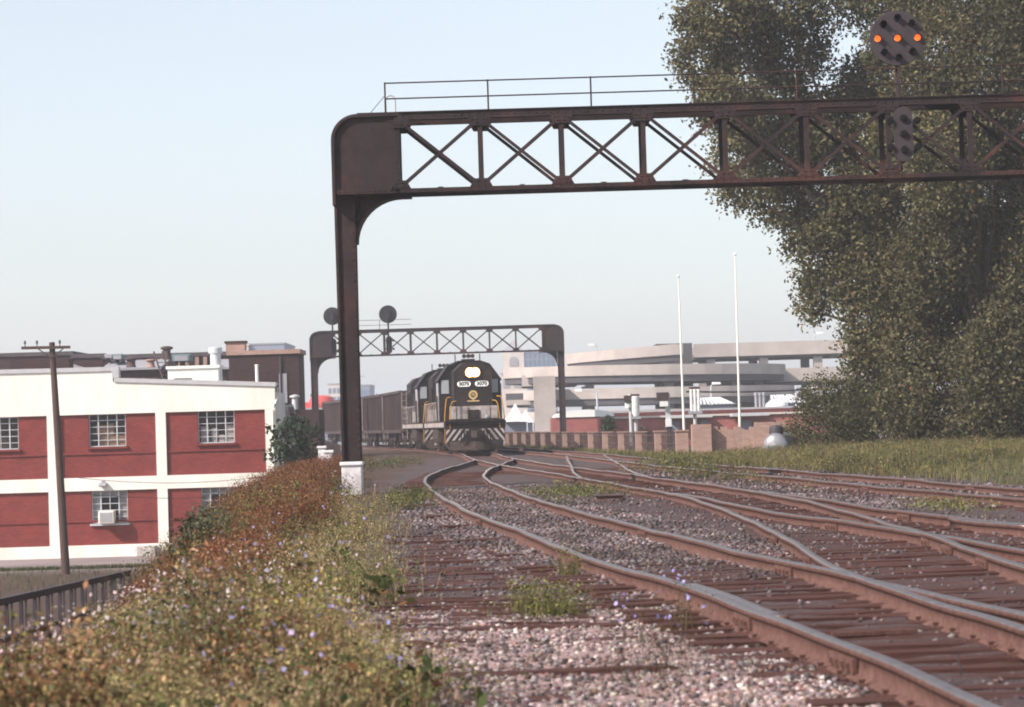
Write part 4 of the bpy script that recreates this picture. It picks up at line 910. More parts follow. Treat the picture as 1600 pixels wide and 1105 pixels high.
# ------------------------------------------------------------------ right background: parking garage
YG = 300.0
def gX(x, y=600): return X(x, y, YG)
gr = thing('parking_garage', 'multi level concrete parking garage with curved ramp', 'parking garage', (gX(1000), YG, RIGHTLOW-.5)); gl = gr.location
Gc, Gd = M['garage'], M['shaded_conc']
def gz(x, y): return Z(x, y, YG)-gl.z
xr0, xr1 = gX(1085)-gl.x, gX(1500)-gl.x
levels = [gz(1195, 552), gz(1195, 594), gz(1195, 634), gz(1195, 672)]
for i, zl in enumerate(levels):
    x0_ = xr0 if i == 0 else gX(1120)-gl.x
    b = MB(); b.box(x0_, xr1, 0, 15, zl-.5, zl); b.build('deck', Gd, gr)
    for (ya, yb) in ((-.35, -.05), (15.05, 15.35)):
        b = MB(); b.box(x0_, xr1, ya, yb, zl-.25, zl+1.25); b.build('parapet', Gc, gr)
for px in (1112, 1195, 1280, 1365, 1450):
    for yy in (.3, 13.5):
        b = MB(); xx = gX(px)-gl.x; b.box(xx-.48, xx+.48, yy, yy+.9, 0, levels[0]-.5); b.build('column', Gc, gr)
# the curved ramp: tilted oval rings, full rings widened nearly shut so the gaps stay dark
def ring(cx, cy, rx, ry, zc, tilt, a0, a1, n, nm, w_=10.4):
    wall, deck, inner = MB(), MB(), MB()
    def p(a, k, dz): return (cx+(rx-k)*math.cos(a), cy+(ry-k)*math.sin(a), zc+tilt*math.cos(a)*rx+dz)
    for i in range(n):
        u, v = R(a0+(a1-a0)*i/n), R(a0+(a1-a0)*(i+1)/n)
        for bb, k0, k1, z0, z1 in ((wall, -.22, 0, -.12, 1.0), (inner, w_, w_+.22, -.3, 1.2), (deck, .003, w_-.003, -.8, 0)):
            bb.add([p(u, k0, z0), p(v, k0, z0), p(v, k1, z0), p(u, k1, z0), p(u, k0, z1), p(v, k0, z1), p(v, k1, z1), p(u, k1, z1)], [(0, 1, 5, 4), (2, 3, 7, 6), (4, 5, 6, 7), (0, 3, 2, 1)])
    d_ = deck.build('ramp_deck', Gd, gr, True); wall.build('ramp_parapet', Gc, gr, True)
    if w_ < 9: inner.build('inner_parapet', Gc, gr, True)
rcx, rcy = gX(1005)-gl.x, -3.0
ring(rcx, rcy, 15.4, 11, gz(1000, 588), -.014, 0, 360, 48, '')
ring(rcx+.5, rcy, 15.8, 11, gz(1000, 622), -.008, 0, 360, 48, '')
ring(rcx, rcy, 15.4, 11, gz(1000, 655), -.008, 0, 360, 48, '')
ring(rcx+3.2, rcy+6, 11.5, 8, gz(1010, 556), .045, 95, 275, 28, '', 4.4)
for a_ in range(0, 360, 40):
    b = MB(); xx, yy = rcx+12.6*math.cos(R(a_)), rcy+8.4*math.sin(R(a_)); b.box(xx-.5, xx+.5, yy-.5, yy+.5, 0, gz(1000, 590)-.8); b.build('column', Gc, gr)
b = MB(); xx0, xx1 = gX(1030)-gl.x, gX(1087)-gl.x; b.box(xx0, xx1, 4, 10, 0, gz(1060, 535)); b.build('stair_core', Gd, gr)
b = MB(); b.box(gX(832)-gl.x, gX(864)-gl.x, -16, -12, 0, gz(848, 592)); b.build('lift_tower', Gc, gr)
b = MB(); b.box(gX(815)-gl.x, gX(900)-gl.x, -9, 8, gz(848, 605), gz(848, 588)); b.build('bridge_deck', Gc, gr)
b = MB(); b.box(gX(790)-gl.x, gX(835)-gl.x, -9, -2, gz(812, 634), gz(812, 626)); b.build('bridge_deck', Gc, gr)
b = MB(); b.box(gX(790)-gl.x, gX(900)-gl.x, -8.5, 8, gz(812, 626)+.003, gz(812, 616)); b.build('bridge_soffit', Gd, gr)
def lamp_post(label, px, yt, yb, d, arm):
    p = at(px, yb, d); t = thing('street_lamp', label, 'street lamp', (p.x, d, p.z-1), group='street lamps'); hh = Z(px, yt, d)-p.z+1
    q = MB(); q.tube([(0, 0, 0), (0, 0, hh-.1), (arm*.5, 0, hh+.15), (arm, 0, hh+.15)], [.11, .08, .06, .05], 7); q.build('pole', M['galv'], t, True); q = MB(); q.prism([(arm-.1, hh+.05), (arm+.75*np.sign(arm), hh+.08), (arm+.7*np.sign(arm), hh+.28), (arm-.1, hh+.3)], -.2, .2); q.build('lamp_head', M['canvas'], t)
lamp_post('street lamp with white head in front of the garage ramp', 934, 612, 660, 235, -1.2)
lamp_post('distant street lamp with white head before the shaded ramp', 1112, 602, 640, 260, .2)
lamp_post('street lamp leaning white beside the bush at right', 1245, 610, 660, 200, .9)
lamp_post('small lamp standing on the top garage deck', 1273, 523, 545, 312, .3)
lamp_post('small dark lamp on the left curve of the ramp', 933, 541, 565, 302, -.2)

# church tower, glass block, tents
ct_ = thing('church_tower', 'pale stone church tower with arched windows right of the locomotive', 'church tower', (X(805, 640, 430), 430, RIGHTLOW-3)); cl = ct_.location
def cz(y): return Z(805, y, 430)-cl.z
hw = (X(825, 600, 430)-X(785, 600, 430))/2
b = MB(); b.box(-hw, hw, 0, hw*2, 0, cz(583)); b.build('shaft', M['palestone'], ct_); b = MB(); b.box(-hw-.3, hw+.3, -.3, hw*2+.3, cz(583), cz(580)); b.build('cornice', M['palestone'], ct_)
b = MB(); b.box(-hw*.8, hw*.8, hw*.2, hw*1.8, cz(580), cz(549)); b.build('belfry', M['palestone'], ct_)
b = MB(); s8 = hw*.85; b.add([(-s8, hw-s8, cz(549)), (s8, hw-s8, cz(549)), (s8, hw+s8, cz(549)), (-s8, hw+s8, cz(549)), (0, hw, cz(530))], [(0, 1, 4), (1, 2, 4), (2, 3, 4), (3, 0, 4), (3, 2, 1, 0)]); b.build('spire', M['roofgrey'], ct_)
for xx, y0, y1, w2, yy in ((-1.3, 606, 591, .55, -.02), (.45, 606, 591, .55, -.02), (2.2, 606, 591, .55, -.02), (0, 572, 557, .7, hw*.2-.02)):
    b = MB(); b.prism([(xx-w2, cz(y0)), (xx+w2, cz(y0)), (xx+w2, cz(y1)-w2)]+[(xx+w2*math.cos(R(q)), cz(y1)-w2+w2*math.sin(R(q))) for q in range(15, 180, 15)]+[(xx-w2, cz(y1)-w2)], yy-.06, yy+.05); b.build('arched_window', M['roofgrey'], ct_)
gb, a, c, zt_ = sheet_building('glass_block', 'blue glass office block behind the far bridge knee', 811, 868, 549, 520, 18, RIGHTLOW-3, M['blueglass'], M['bluegrey'])
for i in range(9): q = MB(); xx = a+(c-a)*i/8; q.box(xx-.10, xx+.10, -.10, -.003, 0, zt_-.3); q.build('mullion', M['bluegrey'], gb)
for j in range(5): q = MB(); zz = zt_-1.5-j*2.4; q.box(a, c, -.06, -.003, zz-.12, zz+.12); q.build('floor_line', M['bluegrey'], gb)
def tent(label, px, yt, ye, yb, hwpx, d):
    p = at(px, yb, d); t = thing('tent', label, 'tent', (p.x, d, p.z), group='white tents'); w2 = hwpx*d/FPX; ze, zt2_ = Z(px, ye, d)-p.z, Z(px, yt, d)-p.z
    q = MB(); q.add([(-w2, 0, ze), (w2, 0, ze), (w2, 2*w2, ze), (-w2, 2*w2, ze), (0, w2, zt2_), (-w2*.45, w2*.55, ze+(zt2_-ze)*.42), (w2*.45, w2*.55, ze+(zt2_-ze)*.42), (w2*.45, w2*1.45, ze+(zt2_-ze)*.42), (-w2*.45, w2*1.45, ze+(zt2_-ze)*.42)], [(0, 1, 6, 5), (1, 2, 7, 6), (2, 3, 8, 7), (3, 0, 5, 8), (5, 6, 4), (6, 7, 4), (7, 8, 4), (8, 5, 4)]); q.build('canopy', M['canvas'], t)
    for sx in (-1, 1):
        for yy in (0, 2*w2): q = MB(); q.tube([(sx*w2*.97, yy+(.05 if yy == 0 else -.05), -1), (sx*w2*.97, yy+(.05 if yy == 0 else -.05), ze)], .06, 6); q.build('pole', M['galv'], t)
    q = MB(); q.box(-w2*.9, w2*.9, w2*1.9, w2*1.95, -1, ze-.05); q.build('back_wall', M['bluegrey'], t)
tent('white peaked tent beside the locomotive', 806, 630, 658, 678, 19, 215)
tent('smaller white peaked tent behind the first one', 822, 640, 660, 676, 12, 245)

# ------------------------------------------------------------------ low red brick building
lbd = thing('brick_hall', 'low rosy brick hall with pale roof edge behind the pier fence', 'building', (X(1050, 680, 196), 196, RIGHTLOW)); ll = lbd.location
def lX(x, d=196): return X(x, 660, d)-ll.x
def lz(x, y, d=196): return Z(x, y, d)-ll.z
b = MB(); b.box(lX(862), lX(937), -3, 10, 0, lz(900, 652)); b.build('wall', M['redbrick2'], lbd)
b = MB(); b.box(lX(937)+.003, lX(1330), 0, 14, 0, lz(1080, 651)); b.build('wall', M['redbrick2'], lbd)
b = MB(); b.box(lX(937)-.1, lX(1330), -.2, 14.2, lz(1080, 651), lz(1080, 648)); b.build('roof_edge', M['palestone'], lbd)
b = MB(); b.box(lX(955), lX(1330), 2, 13, lz(1080, 648), lz(1080, 642)); b.build('upper_storey', M['redbrick2'], lbd)
b = MB(); b.box(lX(950), lX(1330), 1.7, 13.3, lz(1080, 642), lz(1080, 639)); b.build('upper_roof_edge', M['roofgrey'], lbd)
n = 16; v_ = []; f_ = []
for i in range(n+1):
    a = math.pi*i/n; xx = lX(912)-math.cos(a)*(lX(958)-lX(866))/2; zz = lz(910, 652)+.02+math.sin(a)**.8*(lz(910, 641)-lz(910, 652))
    v_ += [(xx, -3.1, zz), (xx, 9, zz), (xx, -3.1, lz(910, 652)+.005), (xx, 9, lz(910, 652)+.005)]
for i in range(n): k = i*4; f_ += [(k, k+4, k+5, k+1), (k+2, k+6, k+4, k), (k+1, k+5, k+7, k+3)]
MB().add(v_, f_).build('barrel_roof', M['canvas'], lbd, True)
for (x0, x1) in ((1050, 1062), (1160, 1174), (1094, 1106)):
    q = MB(); q.box(lX(x0), lX(x1), -.06, .02, 0, lz(x0, 657)); q.build('door', M['bluegrey'], lbd)
for (x0, x1, y0, y1) in ((1040, 1110, 650, 654), (1140, 1198, 646, 651)):
    q = MB(); q.box(lX(x0), lX(x1), -2.4, -.25, lz(x0, y1), lz(x0, y0)); q.build('canopy', M['grey_trim'], lbd)
def ribbed(label, x0, x1, y0, y1, d, n):
    p = at(x0, y1, d); t = thing('shed_roof', label, 'shed', (p.x, d, RIGHTLOW)); L_ = X(x1, y1, d)-p.x; z0_, z1_ = p.z-RIGHTLOW, Z(x0, y0, d)-RIGHTLOW
    q = MB(); q.box(.1, L_-.1, .1, 6, 0, z0_-.03); q.build('wall', M['bluegrey'], t)
    q = MB(); q.prism([(0, z0_), (L_, z0_), (L_-1.2, z1_), (.6, z1_)], 0, 0+.01); 
    q = MB(); q.add([(-.2, -.2, z0_), (L_+.2, -.2, z0_), (L_-.8, 5, z1_), (.4, 5, z1_)], [(0, 1, 2, 3)]); q.build('roof', M['darkroofrib'], t)
    for i in range(n):
        f_ = (i+.5)/n; q = MB(); q.beam((f_*L_, -.2, z0_+.05), (.4+f_*(L_-1.2), 5, z1_+.05), L_/n*.45, .08); q.build('roof_panel', M['skyroof'], t)
ribbed('striped white shed roof between the flagpoles', 1092, 1148, 622, 633, 222, 9)
ribbed('striped pale shed roof partly behind the right bush', 1205, 1262, 618, 631, 222, 8)
q = thing('tarpaulin_cover', 'white rounded tarpaulin cover left of the right shed roof', 'cover', (X(1214, 634, 220), 220, Z(1214, 634, 220)-1)); b = MB(); b.lathe([(.95, .9), (.9, 1.15), (.6, 1.4), (.2, 1.5)], n=16); b.build('cover', M['canvas'], q, True); b = MB(); b.box(-.9, .9, -.5, .5, -1, .9); b.build('base', M['bluegrey'], q)
for i, px in enumerate((1182, 1188, 1194)):
    p = at(px, 640, 205); q = MB(); hh = Z(px, 614, 205)-p.z; q.lathe([(.12, -1), (.12, hh-.2), (.17, hh-.2), (.17, hh), (.05, hh+.05)], n=12); tag(q.build('exhaust_stack', M['roofgrey'], None, True, loc=(p.x, 205, p.z)), ('leftmost', 'middle', 'rightmost')[i]+' of three grey exhaust stacks on the brick hall', 'exhaust stack', 'exhaust stacks')

# flagpoles and pole gear
for (px, yt, pxb, yb, lb) in ((1060, 434, 1069, 674, 'shorter thin white flagpole, the left one'), (1148.5, 400, 1156, 672, 'taller thin white flagpole, the right one')):
    p = at(pxb, yb, 160); zg = H(p.x, 160); p2 = at(px, yt, 160); t = thing('flagpole', lb, 'flagpole', (p.x, 160, zg), group='flagpoles')
    q = MB(); q.tube([(0, 0, 0), (p2.x-p.x, 0, p2.z-zg)], [.085, .035], 10); q.build('shaft', M['white_paint'], t, True); q = MB(); q.lathe([(.02, 0), (.09, .05), (.09, .12), (.02, .18)], (p2.x-p.x, 0, p2.z-zg), n=10); q.build('finial', M['white_paint'], t, True); q = MB(); q.lathe([(.22, 0), (.2, .2), (.12, .3)], n=12); q.build('base', M['galv'], t)
def xfmr(label, px, y0, y1, d, wpx, n_, yb=690):
    p = at(px, yb, d); zg = H(p.x, d); t = thing('power_transformer', label, 'transformer', (p.x, d, zg), group='pole transformers'); z0_, z1_ = Z(px, y1, d)-zg, Z(px, y0, d)-zg; w2 = wpx*d/FPX
    q = MB(); q.tube([(0, .5, 0), (0, .5, z0_+.2)], .10, 8); q.build('pole', M['galv'], t)
    q = MB(); q.box(-w2*.6, w2*.6, -.3, .7, z0_-.35, z0_-.2); q.build('platform', M['roofgrey'], t)
    for i in range(n_):
        xx = 0 if n_ == 1 else -w2/2+w2*(i+.5)/n_; r_ = w2/2 if n_ == 1 else w2/n_*.46
        pr_ = [(r_*.6, z0_-.2)]
        k = 9
        for j in range(k): zz = z0_+(z1_-z0_)*j/k; dz = (z1_-z0_)/k; pr_ += [(r_, zz+dz*.1), (r_, zz+dz*.5), (r_*.82, zz+dz*.6), (r_*.82, zz+dz*.95)]
        q = MB(); q.lathe(pr_, (xx, 0, 0), n=14); q.build('insulator_can', M['porcelain'], t, True)
    q = MB(); q.box(-w2*.5, w2*.5, .1, .25, z1_, z1_+.12); q.build('crossarm', M['hopper'], t)
xfmr('single white ribbed transformer can on a pole, the left one', 995, 619, 645, 150, 13, 1); xfmr('bank of three white ribbed transformer cans before the right flagpole', 1088, 608, 637, 150, 17, 3)
p = at(1045, 690, 150); zg = H(p.x, 150); t = thing('meter_pole', 'steel pole carrying a dark frame box and a white meter box', 'meter pole', (p.x, 150, zg))
def mz(y): return Z(1045, y, 150)-zg
q = MB(); q.box(-.13, .13, -.1, .1, 0, mz(614)); q.build('pole', M['galv'], t); q = MB(); q.box(-.62, .05, -.35, -.11, mz(626), mz(613)); q.build('frame_box', M['hopper'], t); q = MB(); q.box(-.45, .0, -.4, -.11, mz(635), mz(627)); q.build('lamp_can', M['porcelain'], t); q = MB(); q.box(-.16, .18, -.3, -.11, mz(667), mz(655)); q.build('meter_box', M['porcelain'], t, bevel=.02); q = MB(); q.box(-.18, .2, -.2, .2, -.2, mz(668)); q.build('base', M['iron'], t)
p = at(975, 690, 152); zg = H(p.x, 152); t = thing('lamp_can_pole', 'grey pole with white can lamp and dark box left of the transformer', 'pole', (X(985, 640, 152), 152, zg)); q = MB(); q.tube([(0, 0, 0), (0, 0, Z(985, 615, 152)-zg)], .09, 8); q.build('pole', M['galv'], t); q = MB(); q.box(-.35, .3, -.4, .1, Z(985, 628, 152)-zg, Z(985, 618, 152)-zg); q.build('box', M['hopper'], t); q = MB(); q.lathe([(.2, Z(985, 637, 152)-zg), (.22, Z(985, 630, 152)-zg), (.1, Z(985, 628, 152)-zg)], (-.1, -.1, 0), n=12); q.build('can_lamp', M['porcelain'], t)
p0, p1 = at(1072, 612, 170), at(1290, 607, 170); wire('grey cable strung level between the flagpoles and the bush', p0, p1, .1, .06)

# ------------------------------------------------------------------ brick pier fence and wall
pf = thing('pier_fence', 'brick pier fence with dark iron panels along the grass', 'fence', (6.4, 105, -.2))
fence = [(16.5-.095*yy, yy) for yy in np.arange(105, 180, 5.6)]
for i, (x_, yy) in enumerate(fence):
    zg = H(x_, yy); q = MB(); q.box(-.24, .24, -.24, .24, -1.5, .98); pr_ = q.build('pier', M['tanbrick'], pf, loc=(x_-6.4, yy-105, zg+.2)); q = MB(); q.box(-.28, .28, -.28, .28, .98, 1.04); q.build('cap', M['tanbrick'], pr_)
    if i+1 < len(fence):
        x2, y2 = fence[i+1]; A_, B_ = Vector((x_-6.4, yy-105, zg+.2)), Vector((x2-6.4, y2-105, H(x2, y2)+.2)); pn = MB()
        for zz in (.12, .5, .85): pn.beam(A_+Vector((0, .3, zz)), B_+Vector((0, -.3, zz)), .04, .05)
        pno = pn.build('panel_frame', M['hopper'], pf)
        for j in range(1, 12): q = MB(); c_ = A_.lerp(B_, j/12); q.beam((c_.x, c_.y, c_.z+.08), (c_.x, c_.y, c_.z+.95+.06*math.sin(math.pi*j/12)), .05, .05, up=(0, 1, 0)); q.build('picket', M['hopper'], pno)
bw = thing('brick_wall', 'tan brick wall with stepped top and stout corner pier', 'wall', (X(1096, 690, 101), 101, -.2)); xa_ = bw.location.x
q = MB(); q.box(-.36, .36, -.36, .36, -1, Z(1096, 663, 101)+.2); q.build('corner_pier', M['tanbrick'], bw)
pts = [(1104, 672), (1112, 667), (1122, 672), (1127, 667), (1137, 672), (1148, 667), (1158, 672), (1172, 667), (1180, 660), (1215, 658), (1228, 667), (1262, 668)]
for (x0, y0), (x1, y1) in zip(pts, pts[1:]):
    q = MB(); q.box(X(x0, 680, 101)-xa_, X(x1, 680, 101)-xa_-.004, .0, .3, -1, Z(x0, y0, 101)+.2); q.build('wall_panel', M['tanbrick'], bw)
# propane tanks
def propane(label, px, py, d, r_, L_, rz):
    p = at(px, py, d); t = thing('propane_tank', label, 'propane tank', (p.x, d, p.z), rz, group='propane tanks')
    q = MB(); q.lathe([(.02, -.02)]+[(r_*math.sin(R(a)), r_*.55*(1-math.cos(R(a)))) for a in range(10, 91, 10)]+[(r_*math.sin(R(a)), L_-r_*.55*(1-math.cos(R(a)))) for a in range(90, 5, -10)], axis='y', n=28); q.build('shell', M['propane'], t, True, )
    q = MB(); q.lathe([(.26, r_*.9), (.26, r_+.16), (.2, r_+.25), (.05, r_+.28)], (0, .55, 0), n=14); q.build('valve_dome', M['iron'], t, True)
    for yy in (.7, L_-.7): q = MB(); q.box(-.35, .35, yy-.12, yy+.12, -1.2, -r_*.8); q.build('saddle', M['concrete'], t)
propane('shiny silver white propane tank with dark valve dome in the grass', 1211, 696, 97, .45, 3.4, R(-12))
propane('second white propane tank half behind the bush', 1238, 694, 101, .40, 2.4, R(-8))

# ------------------------------------------------------------------ vegetation helpers
def unit(v): return v/np.maximum(np.linalg.norm(v, axis=-1, keepdims=True), 1e-9)
def leaf_quads(C, size, aspect=.55, g=rng, droop=.0):
    """diamond leaves of given size at centres C"""
    n = len(C); a = unit(g.normal(0, 1, (n, 3))+np.array([0, 0, -droop])); b = unit(np.cross(a, g.normal(0, 1, (n, 3))))
    s = (size*g.uniform(.65, 1.35, n))[:, None]
    V = np.stack([C-a*s*.5, C+b*s*aspect*.5, C+a*s*.5, C-b*s*aspect*.5], 1).reshape(-1, 3)
    return V, np.arange(n*4).reshape(-1, 4)
def pal(cols, n, g=rng, jit=.18):
    c = np.array(cols)[g.integers(0, len(cols), n)]; return np.clip(c*(1+jit*g.normal(0, 1, (n, 1)))*(1+.05*g.normal(0, 1, (n, 3))), .004, 1)
def crown_mesh(lobes, leaf, dens, cols, g, cl=.45, per=22, hollow=.45):
    Cs, Ks = [], []
    for (c, r_) in lobes:
        c = np.array(c); r_ = np.array(r_); n = max(6, int(dens*(r_[0]*r_[2]+r_[0]*r_[1]+r_[1]*r_[2])))
        d = unit(g.normal(0, 1, (n, 3))); rad = g.uniform(hollow, 1, (n, 1))**.6
        cc = c+d*rad*r_*(1+.12*g.normal(0, 1, (n, 1)))
        tint = np.repeat(g.uniform(.55, 1.35, n)*g.uniform(.8, 1.2), per)
        q = np.repeat(cc, per, 0)+g.normal(0, cl*.55, (n*per, 3))*np.array([1, 1, .8])
        Cs.append(q); Ks.append(tint)
    C = np.concatenate(Cs); tint = np.concatenate(Ks)
    V, Fq = leaf_quads(C, leaf, .62, g)
    col = pal(cols, len(C), g)*tint[:, None]
    return npmesh('crown', V, Fq, M['leaf'], np.repeat(np.clip(col, .004, 1), 4, 0), 4)
def gp(x, y, z=-.2):
    v = _F+(x-800)/FPX*_RT-(y-552.5)/FPX*_UP; q = v*((z-CAM_H)/v[2]); return Vector((q[0], q[1], z))
def tree(name, label, cat, base_px, Y0, lobes_px, leaf, dens, cols, seed, trunk=.42, limbs=True, cl=.45, per=22, depth=.8, group=None, hollow=.45):
    g = np.random.default_rng(seed); p = at(base_px[0], base_px[1], Y0); zg = H(p.x, Y0); t = thing(name, label, cat, (p.x, Y0, zg), group=group)
    L_ = []
    for (x, y, rx, ry, *dz) in lobes_px:
        d = Y0+(dz[0] if dz else g.uniform(-2.5, 2.5)); q = at(x, y, d); s = d/FPX
        L_.append((np.array([q.x-p.x, d-Y0, q.z-zg]), np.array([rx*s, (rx+ry)*.5*s*depth, ry*s])))
    link('crown', crown_mesh(L_, leaf, dens, cols, g, cl, per, hollow), t)
    if trunk:
        top = np.mean([c for c, _ in L_], 0)
        h_ = top[2]
        tm = MB(); pts = [(0, 0, -.4), (top[0]*.08, 0, h_*.25), (top[0]*.25, top[1]*.2, h_*.6), (top[0]*.5, top[1]*.5, h_*.95)]
        tm.tube(pts, [trunk*1.15, trunk*.9, trunk*.7, trunk*.4], 10); tm.build('trunk', M['bark'], t, True)
        if limbs:
            for c, r_ in L_:
                a = Vector((top[0]*.2, 0, min(h_*.55, c[2]*.7))); c_ = Vector(c); md = a.lerp(c_, .5)+Vector((0, 0, .3))
                q = MB(); q.tube([a, md, c_], [trunk*.32, trunk*.22, trunk*.07], 6); q.build('limb', M['bark'], t, True)
    return t
OLIVE = [(.118, .110, .046), (.092, .088, .038), (.165, .150, .072), (.072, .068, .031), (.145, .118, .058)]*60+[(.30, .13, .04)]
tree('shade_tree', 'tall spreading tree overhanging the near bridge, with branches drooping left', 'tree', (1415, 706), 108,
     [(1100, 95, 48, 48), (1160, 70, 70, 45), (1235, 85, 62, 55), (1140, 165, 62, 45), (1205, 165, 70, 60), (1160, 235, 55, 50), (1230, 245, 70, 60), (1160, 300, 38, 26), (1225, 320, 55, 40), (1285, 200, 55, 60), (1260, 380, 32, 30), (1298, 350, 45, 60),
      (1340, 200, 60, 80), (1345, 330, 60, 75), (1285, 445, 38, 42), (1268, 485, 22, 20), (1330, 430, 42, 55), (1360, 500, 45, 70), (1350, 130, 40, 45), (1400, 85, 50, 55), (1420, 200, 70, 80), (1420, 330, 70, 80), (1360, 590, 45, 70), (1400, 440, 55, 80), (1120, 20, 70, 40), (1230, 10, 90, 40), (1390, 0, 100, 50), (1350, 655, 50, 45)],
     .17, 26.0, OLIVE, 21, .42, per=32, cl=.5, hollow=.45)
tree('shade_tree', 'dense dark tree filling the right edge down to the grass', 'tree', (1530, 712), 103,
     [(1470, 90, 70, 80), (1540, 120, 80, 100), (1480, 240, 70, 90), (1550, 280, 80, 110), (1460, 400, 65, 90), (1530, 420, 80, 100), (1430, 530, 55, 80), (1500, 560, 80, 100), (1570, 580, 80, 110), (1420, 640, 50, 60), (1480, 665, 70, 45), (1560, 670, 80, 45), (1620, 200, 80, 150), (1630, 450, 80, 150), (1640, 640, 80, 80), (1500, 0, 110, 60), (1610, 20, 90, 80)],
     .165, 27.0, [(.100, .092, .040), (.078, .073, .034), (.145, .128, .062), (.110, .095, .048)]*60+[(.28, .12, .04)], 22, .40, per=32, cl=.5, hollow=.45)
tree('bush', 'big round bush at the foot of the right trees beside the propane tanks', 'bush', (1300, 704), 99,
     [(1290, 650, 48, 45), (1262, 665, 34, 32), (1320, 630, 40, 45), (1285, 610, 32, 26), (1330, 675, 40, 30), (1250, 690, 22, 14), (1290, 690, 40, 18), (1260, 630, 20, 18), (1228, 668, 12, 12)], .095, 50, [(.085, .082, .036), (.065, .064, .029), (.105, .095, .045)], 23, .12, cl=.3, per=18)
tree('young_tree', 'feathery green young tree at the right corner of the white building', 'tree', (458, 735), 104,
     [(458, 690, 30, 34), (440, 672, 20, 16), (478, 668, 18, 18), (432, 706, 18, 14), (478, 705, 18, 20), (455, 660, 16, 10), (466, 725, 24, 14)], .20, 15, [(.035, .055, .028), (.028, .044, .022), (.05, .07, .035)], 24, .08, cl=.28, per=18)
tree('bush', 'grey green bush on the slope below the brown weeds', 'bush', (318, 890), 34,
     [(300, 822, 24, 22), (330, 815, 28, 22), (318, 850, 40, 26), (345, 838, 24, 26), (290, 848, 20, 22), (322, 872, 38, 16)], .06, 130, [(.085, .095, .05), (.055, .066, .036), (.105, .10, .06)], 25, .04, cl=.14, per=16)
tree('shrub', 'small green conical shrub before the low brick hall', 'shrub', (950, 684), 166, [(950, 676, 9, 10, 0), (951, 666, 7, 8, 0), (951, 658, 4, 6, 0)], .2, 34, [(.05, .07, .03), (.035, .055, .022)], 26, .06, False, cl=.2)
tree('shrub', 'dark shrub beside the transformer pole, behind the fence', 'shrub', (1005, 686), 162, [(1003, 676, 9, 10, 0), (1010, 682, 8, 6, 0)], .2, 34, [(.04, .05, .025), (.03, .04, .02)], 27, .06, False, cl=.2)

def blades(P, h_, w_, cols, g=rng, lean=.35, tipc=1.15):
    n = len(P); a = g.uniform(0, 2*np.pi, n); d = np.stack([np.cos(a), np.sin(a), np.zeros(n)], 1); s = np.stack([-np.sin(a), np.cos(a), np.zeros(n)], 1)
    # side mostly across the view so blades read as blades from any place
    hh = (h_*g.uniform(.55, 1.25, n))[:, None]; ww = (w_*g.uniform(.6, 1.3, n))[:, None]; ln = g.uniform(.1, 1, (n, 1))*lean
    up = np.array([0, 0, 1.])
    b0, b1 = P-s*ww*.5, P+s*ww*.5; mpt = P+up*hh*.6+d*hh*ln*.35; m0, m1 = mpt-s*ww*.38, mpt+s*ww*.38; tp_ = P+up*hh*(1-ln*.25)+d*hh*ln
    V = np.stack([b0, b1, m0, m1, tp_], 1).reshape(-1, 3); k = np.arange(n)[:, None]*5
    Fq = np.concatenate([k+np.array([[0, 1, 3]]), k+np.array([[0, 3, 2]]), k+np.array([[2, 3, 4]])], 0)
    c = pal(cols, n, g); C = np.repeat(c, 5, 0).reshape(n, 5, 3); C[:, 4] *= tipc; C[:, :2] *= .9
    return V, Fq, np.clip(C.reshape(-1, 3), .004, 1)
def stalks(P, h_, spread, nl, leaf, cols, g=rng, top=.35, stemc=(.12, .07, .04), sw=.006):
    """branching weed: thin stem and nl small leaves or seed flecks gathered towards the top"""
    n = len(P); hh = h_*g.uniform(.6, 1.2, n); ln = g.normal(0, .16, (n, 2))
    T = P+np.stack([ln[:, 0]*hh, ln[:, 1]*hh, hh], 1)
    f_ = g.uniform(top, 1.03, (n, nl)); q = P[:, None]+(T-P)[:, None]*f_[..., None]
    q = q+g.normal(0, 1, (n, nl, 3))*np.array([1, 1, .6])*(spread*(1.15-f_)+.02)[..., None]
    V, Fq = leaf_quads(q.reshape(-1, 3), leaf, .5, g)
    tone = g.uniform(.7, 1.3, n); C = pal(cols, n, g)[:, None]*np.ones((1, nl, 1))*(1+.2*g.normal(0, 1, (n, nl, 1)))*tone[:, None, None]
    Fq = np.concatenate([Fq[:, [0, 1, 2]], Fq[:, [0, 2, 3]]], 0)
    a = g.uniform(0, np.pi, n); s = np.stack([np.cos(a), np.sin(a), 0*a], 1)*sw
    V2 = np.stack([P-s, P+s, T], 1).reshape(-1, 3); F2 = np.arange(n*3).reshape(-1, 3)+len(V)
    return np.concatenate([V, V2]), np.concatenate([Fq, F2]), np.clip(np.concatenate([np.repeat(C.reshape(-1, 3), 4, 0), np.tile(np.array(stemc), (n*3, 1))]), .004, 1)
def merge(parts):
    V, F_, C = [], [], []; o = 0
    for v, f, c in parts: V.append(v); F_.append(f+o); C.append(c); o += len(v)
    return np.concatenate(V), np.concatenate(F_), np.concatenate(C)
def veg(name, label, parts, cat=None, kind=None, group=None, org=None):
    V, F_, C = merge(parts)
    if org is not None: V = V-np.array(org)
    return tag(link(name, npmesh(name, V, F_, M['blade'], C, 3), None, org or (0, 0, 0)), label, cat, group, kind)
def on_ground(x, y): return np.stack([x, y, height(x, y)-.02], 1)
def wedge(n, y0, y1, g, powr=1.0):
    """depths spread so that each stretch of the picture gets its share"""
    u = g.uniform(0, 1, n); return 1/(1/y0+(1/y1-1/y0)*u**powr)
g = np.random.default_rng(31)
def weed_edge(Y): return -.9-np.clip(Y-14, 0, 60)*.045+.28*np.sin(Y*.55)+.15*np.sin(Y*1.37+1)
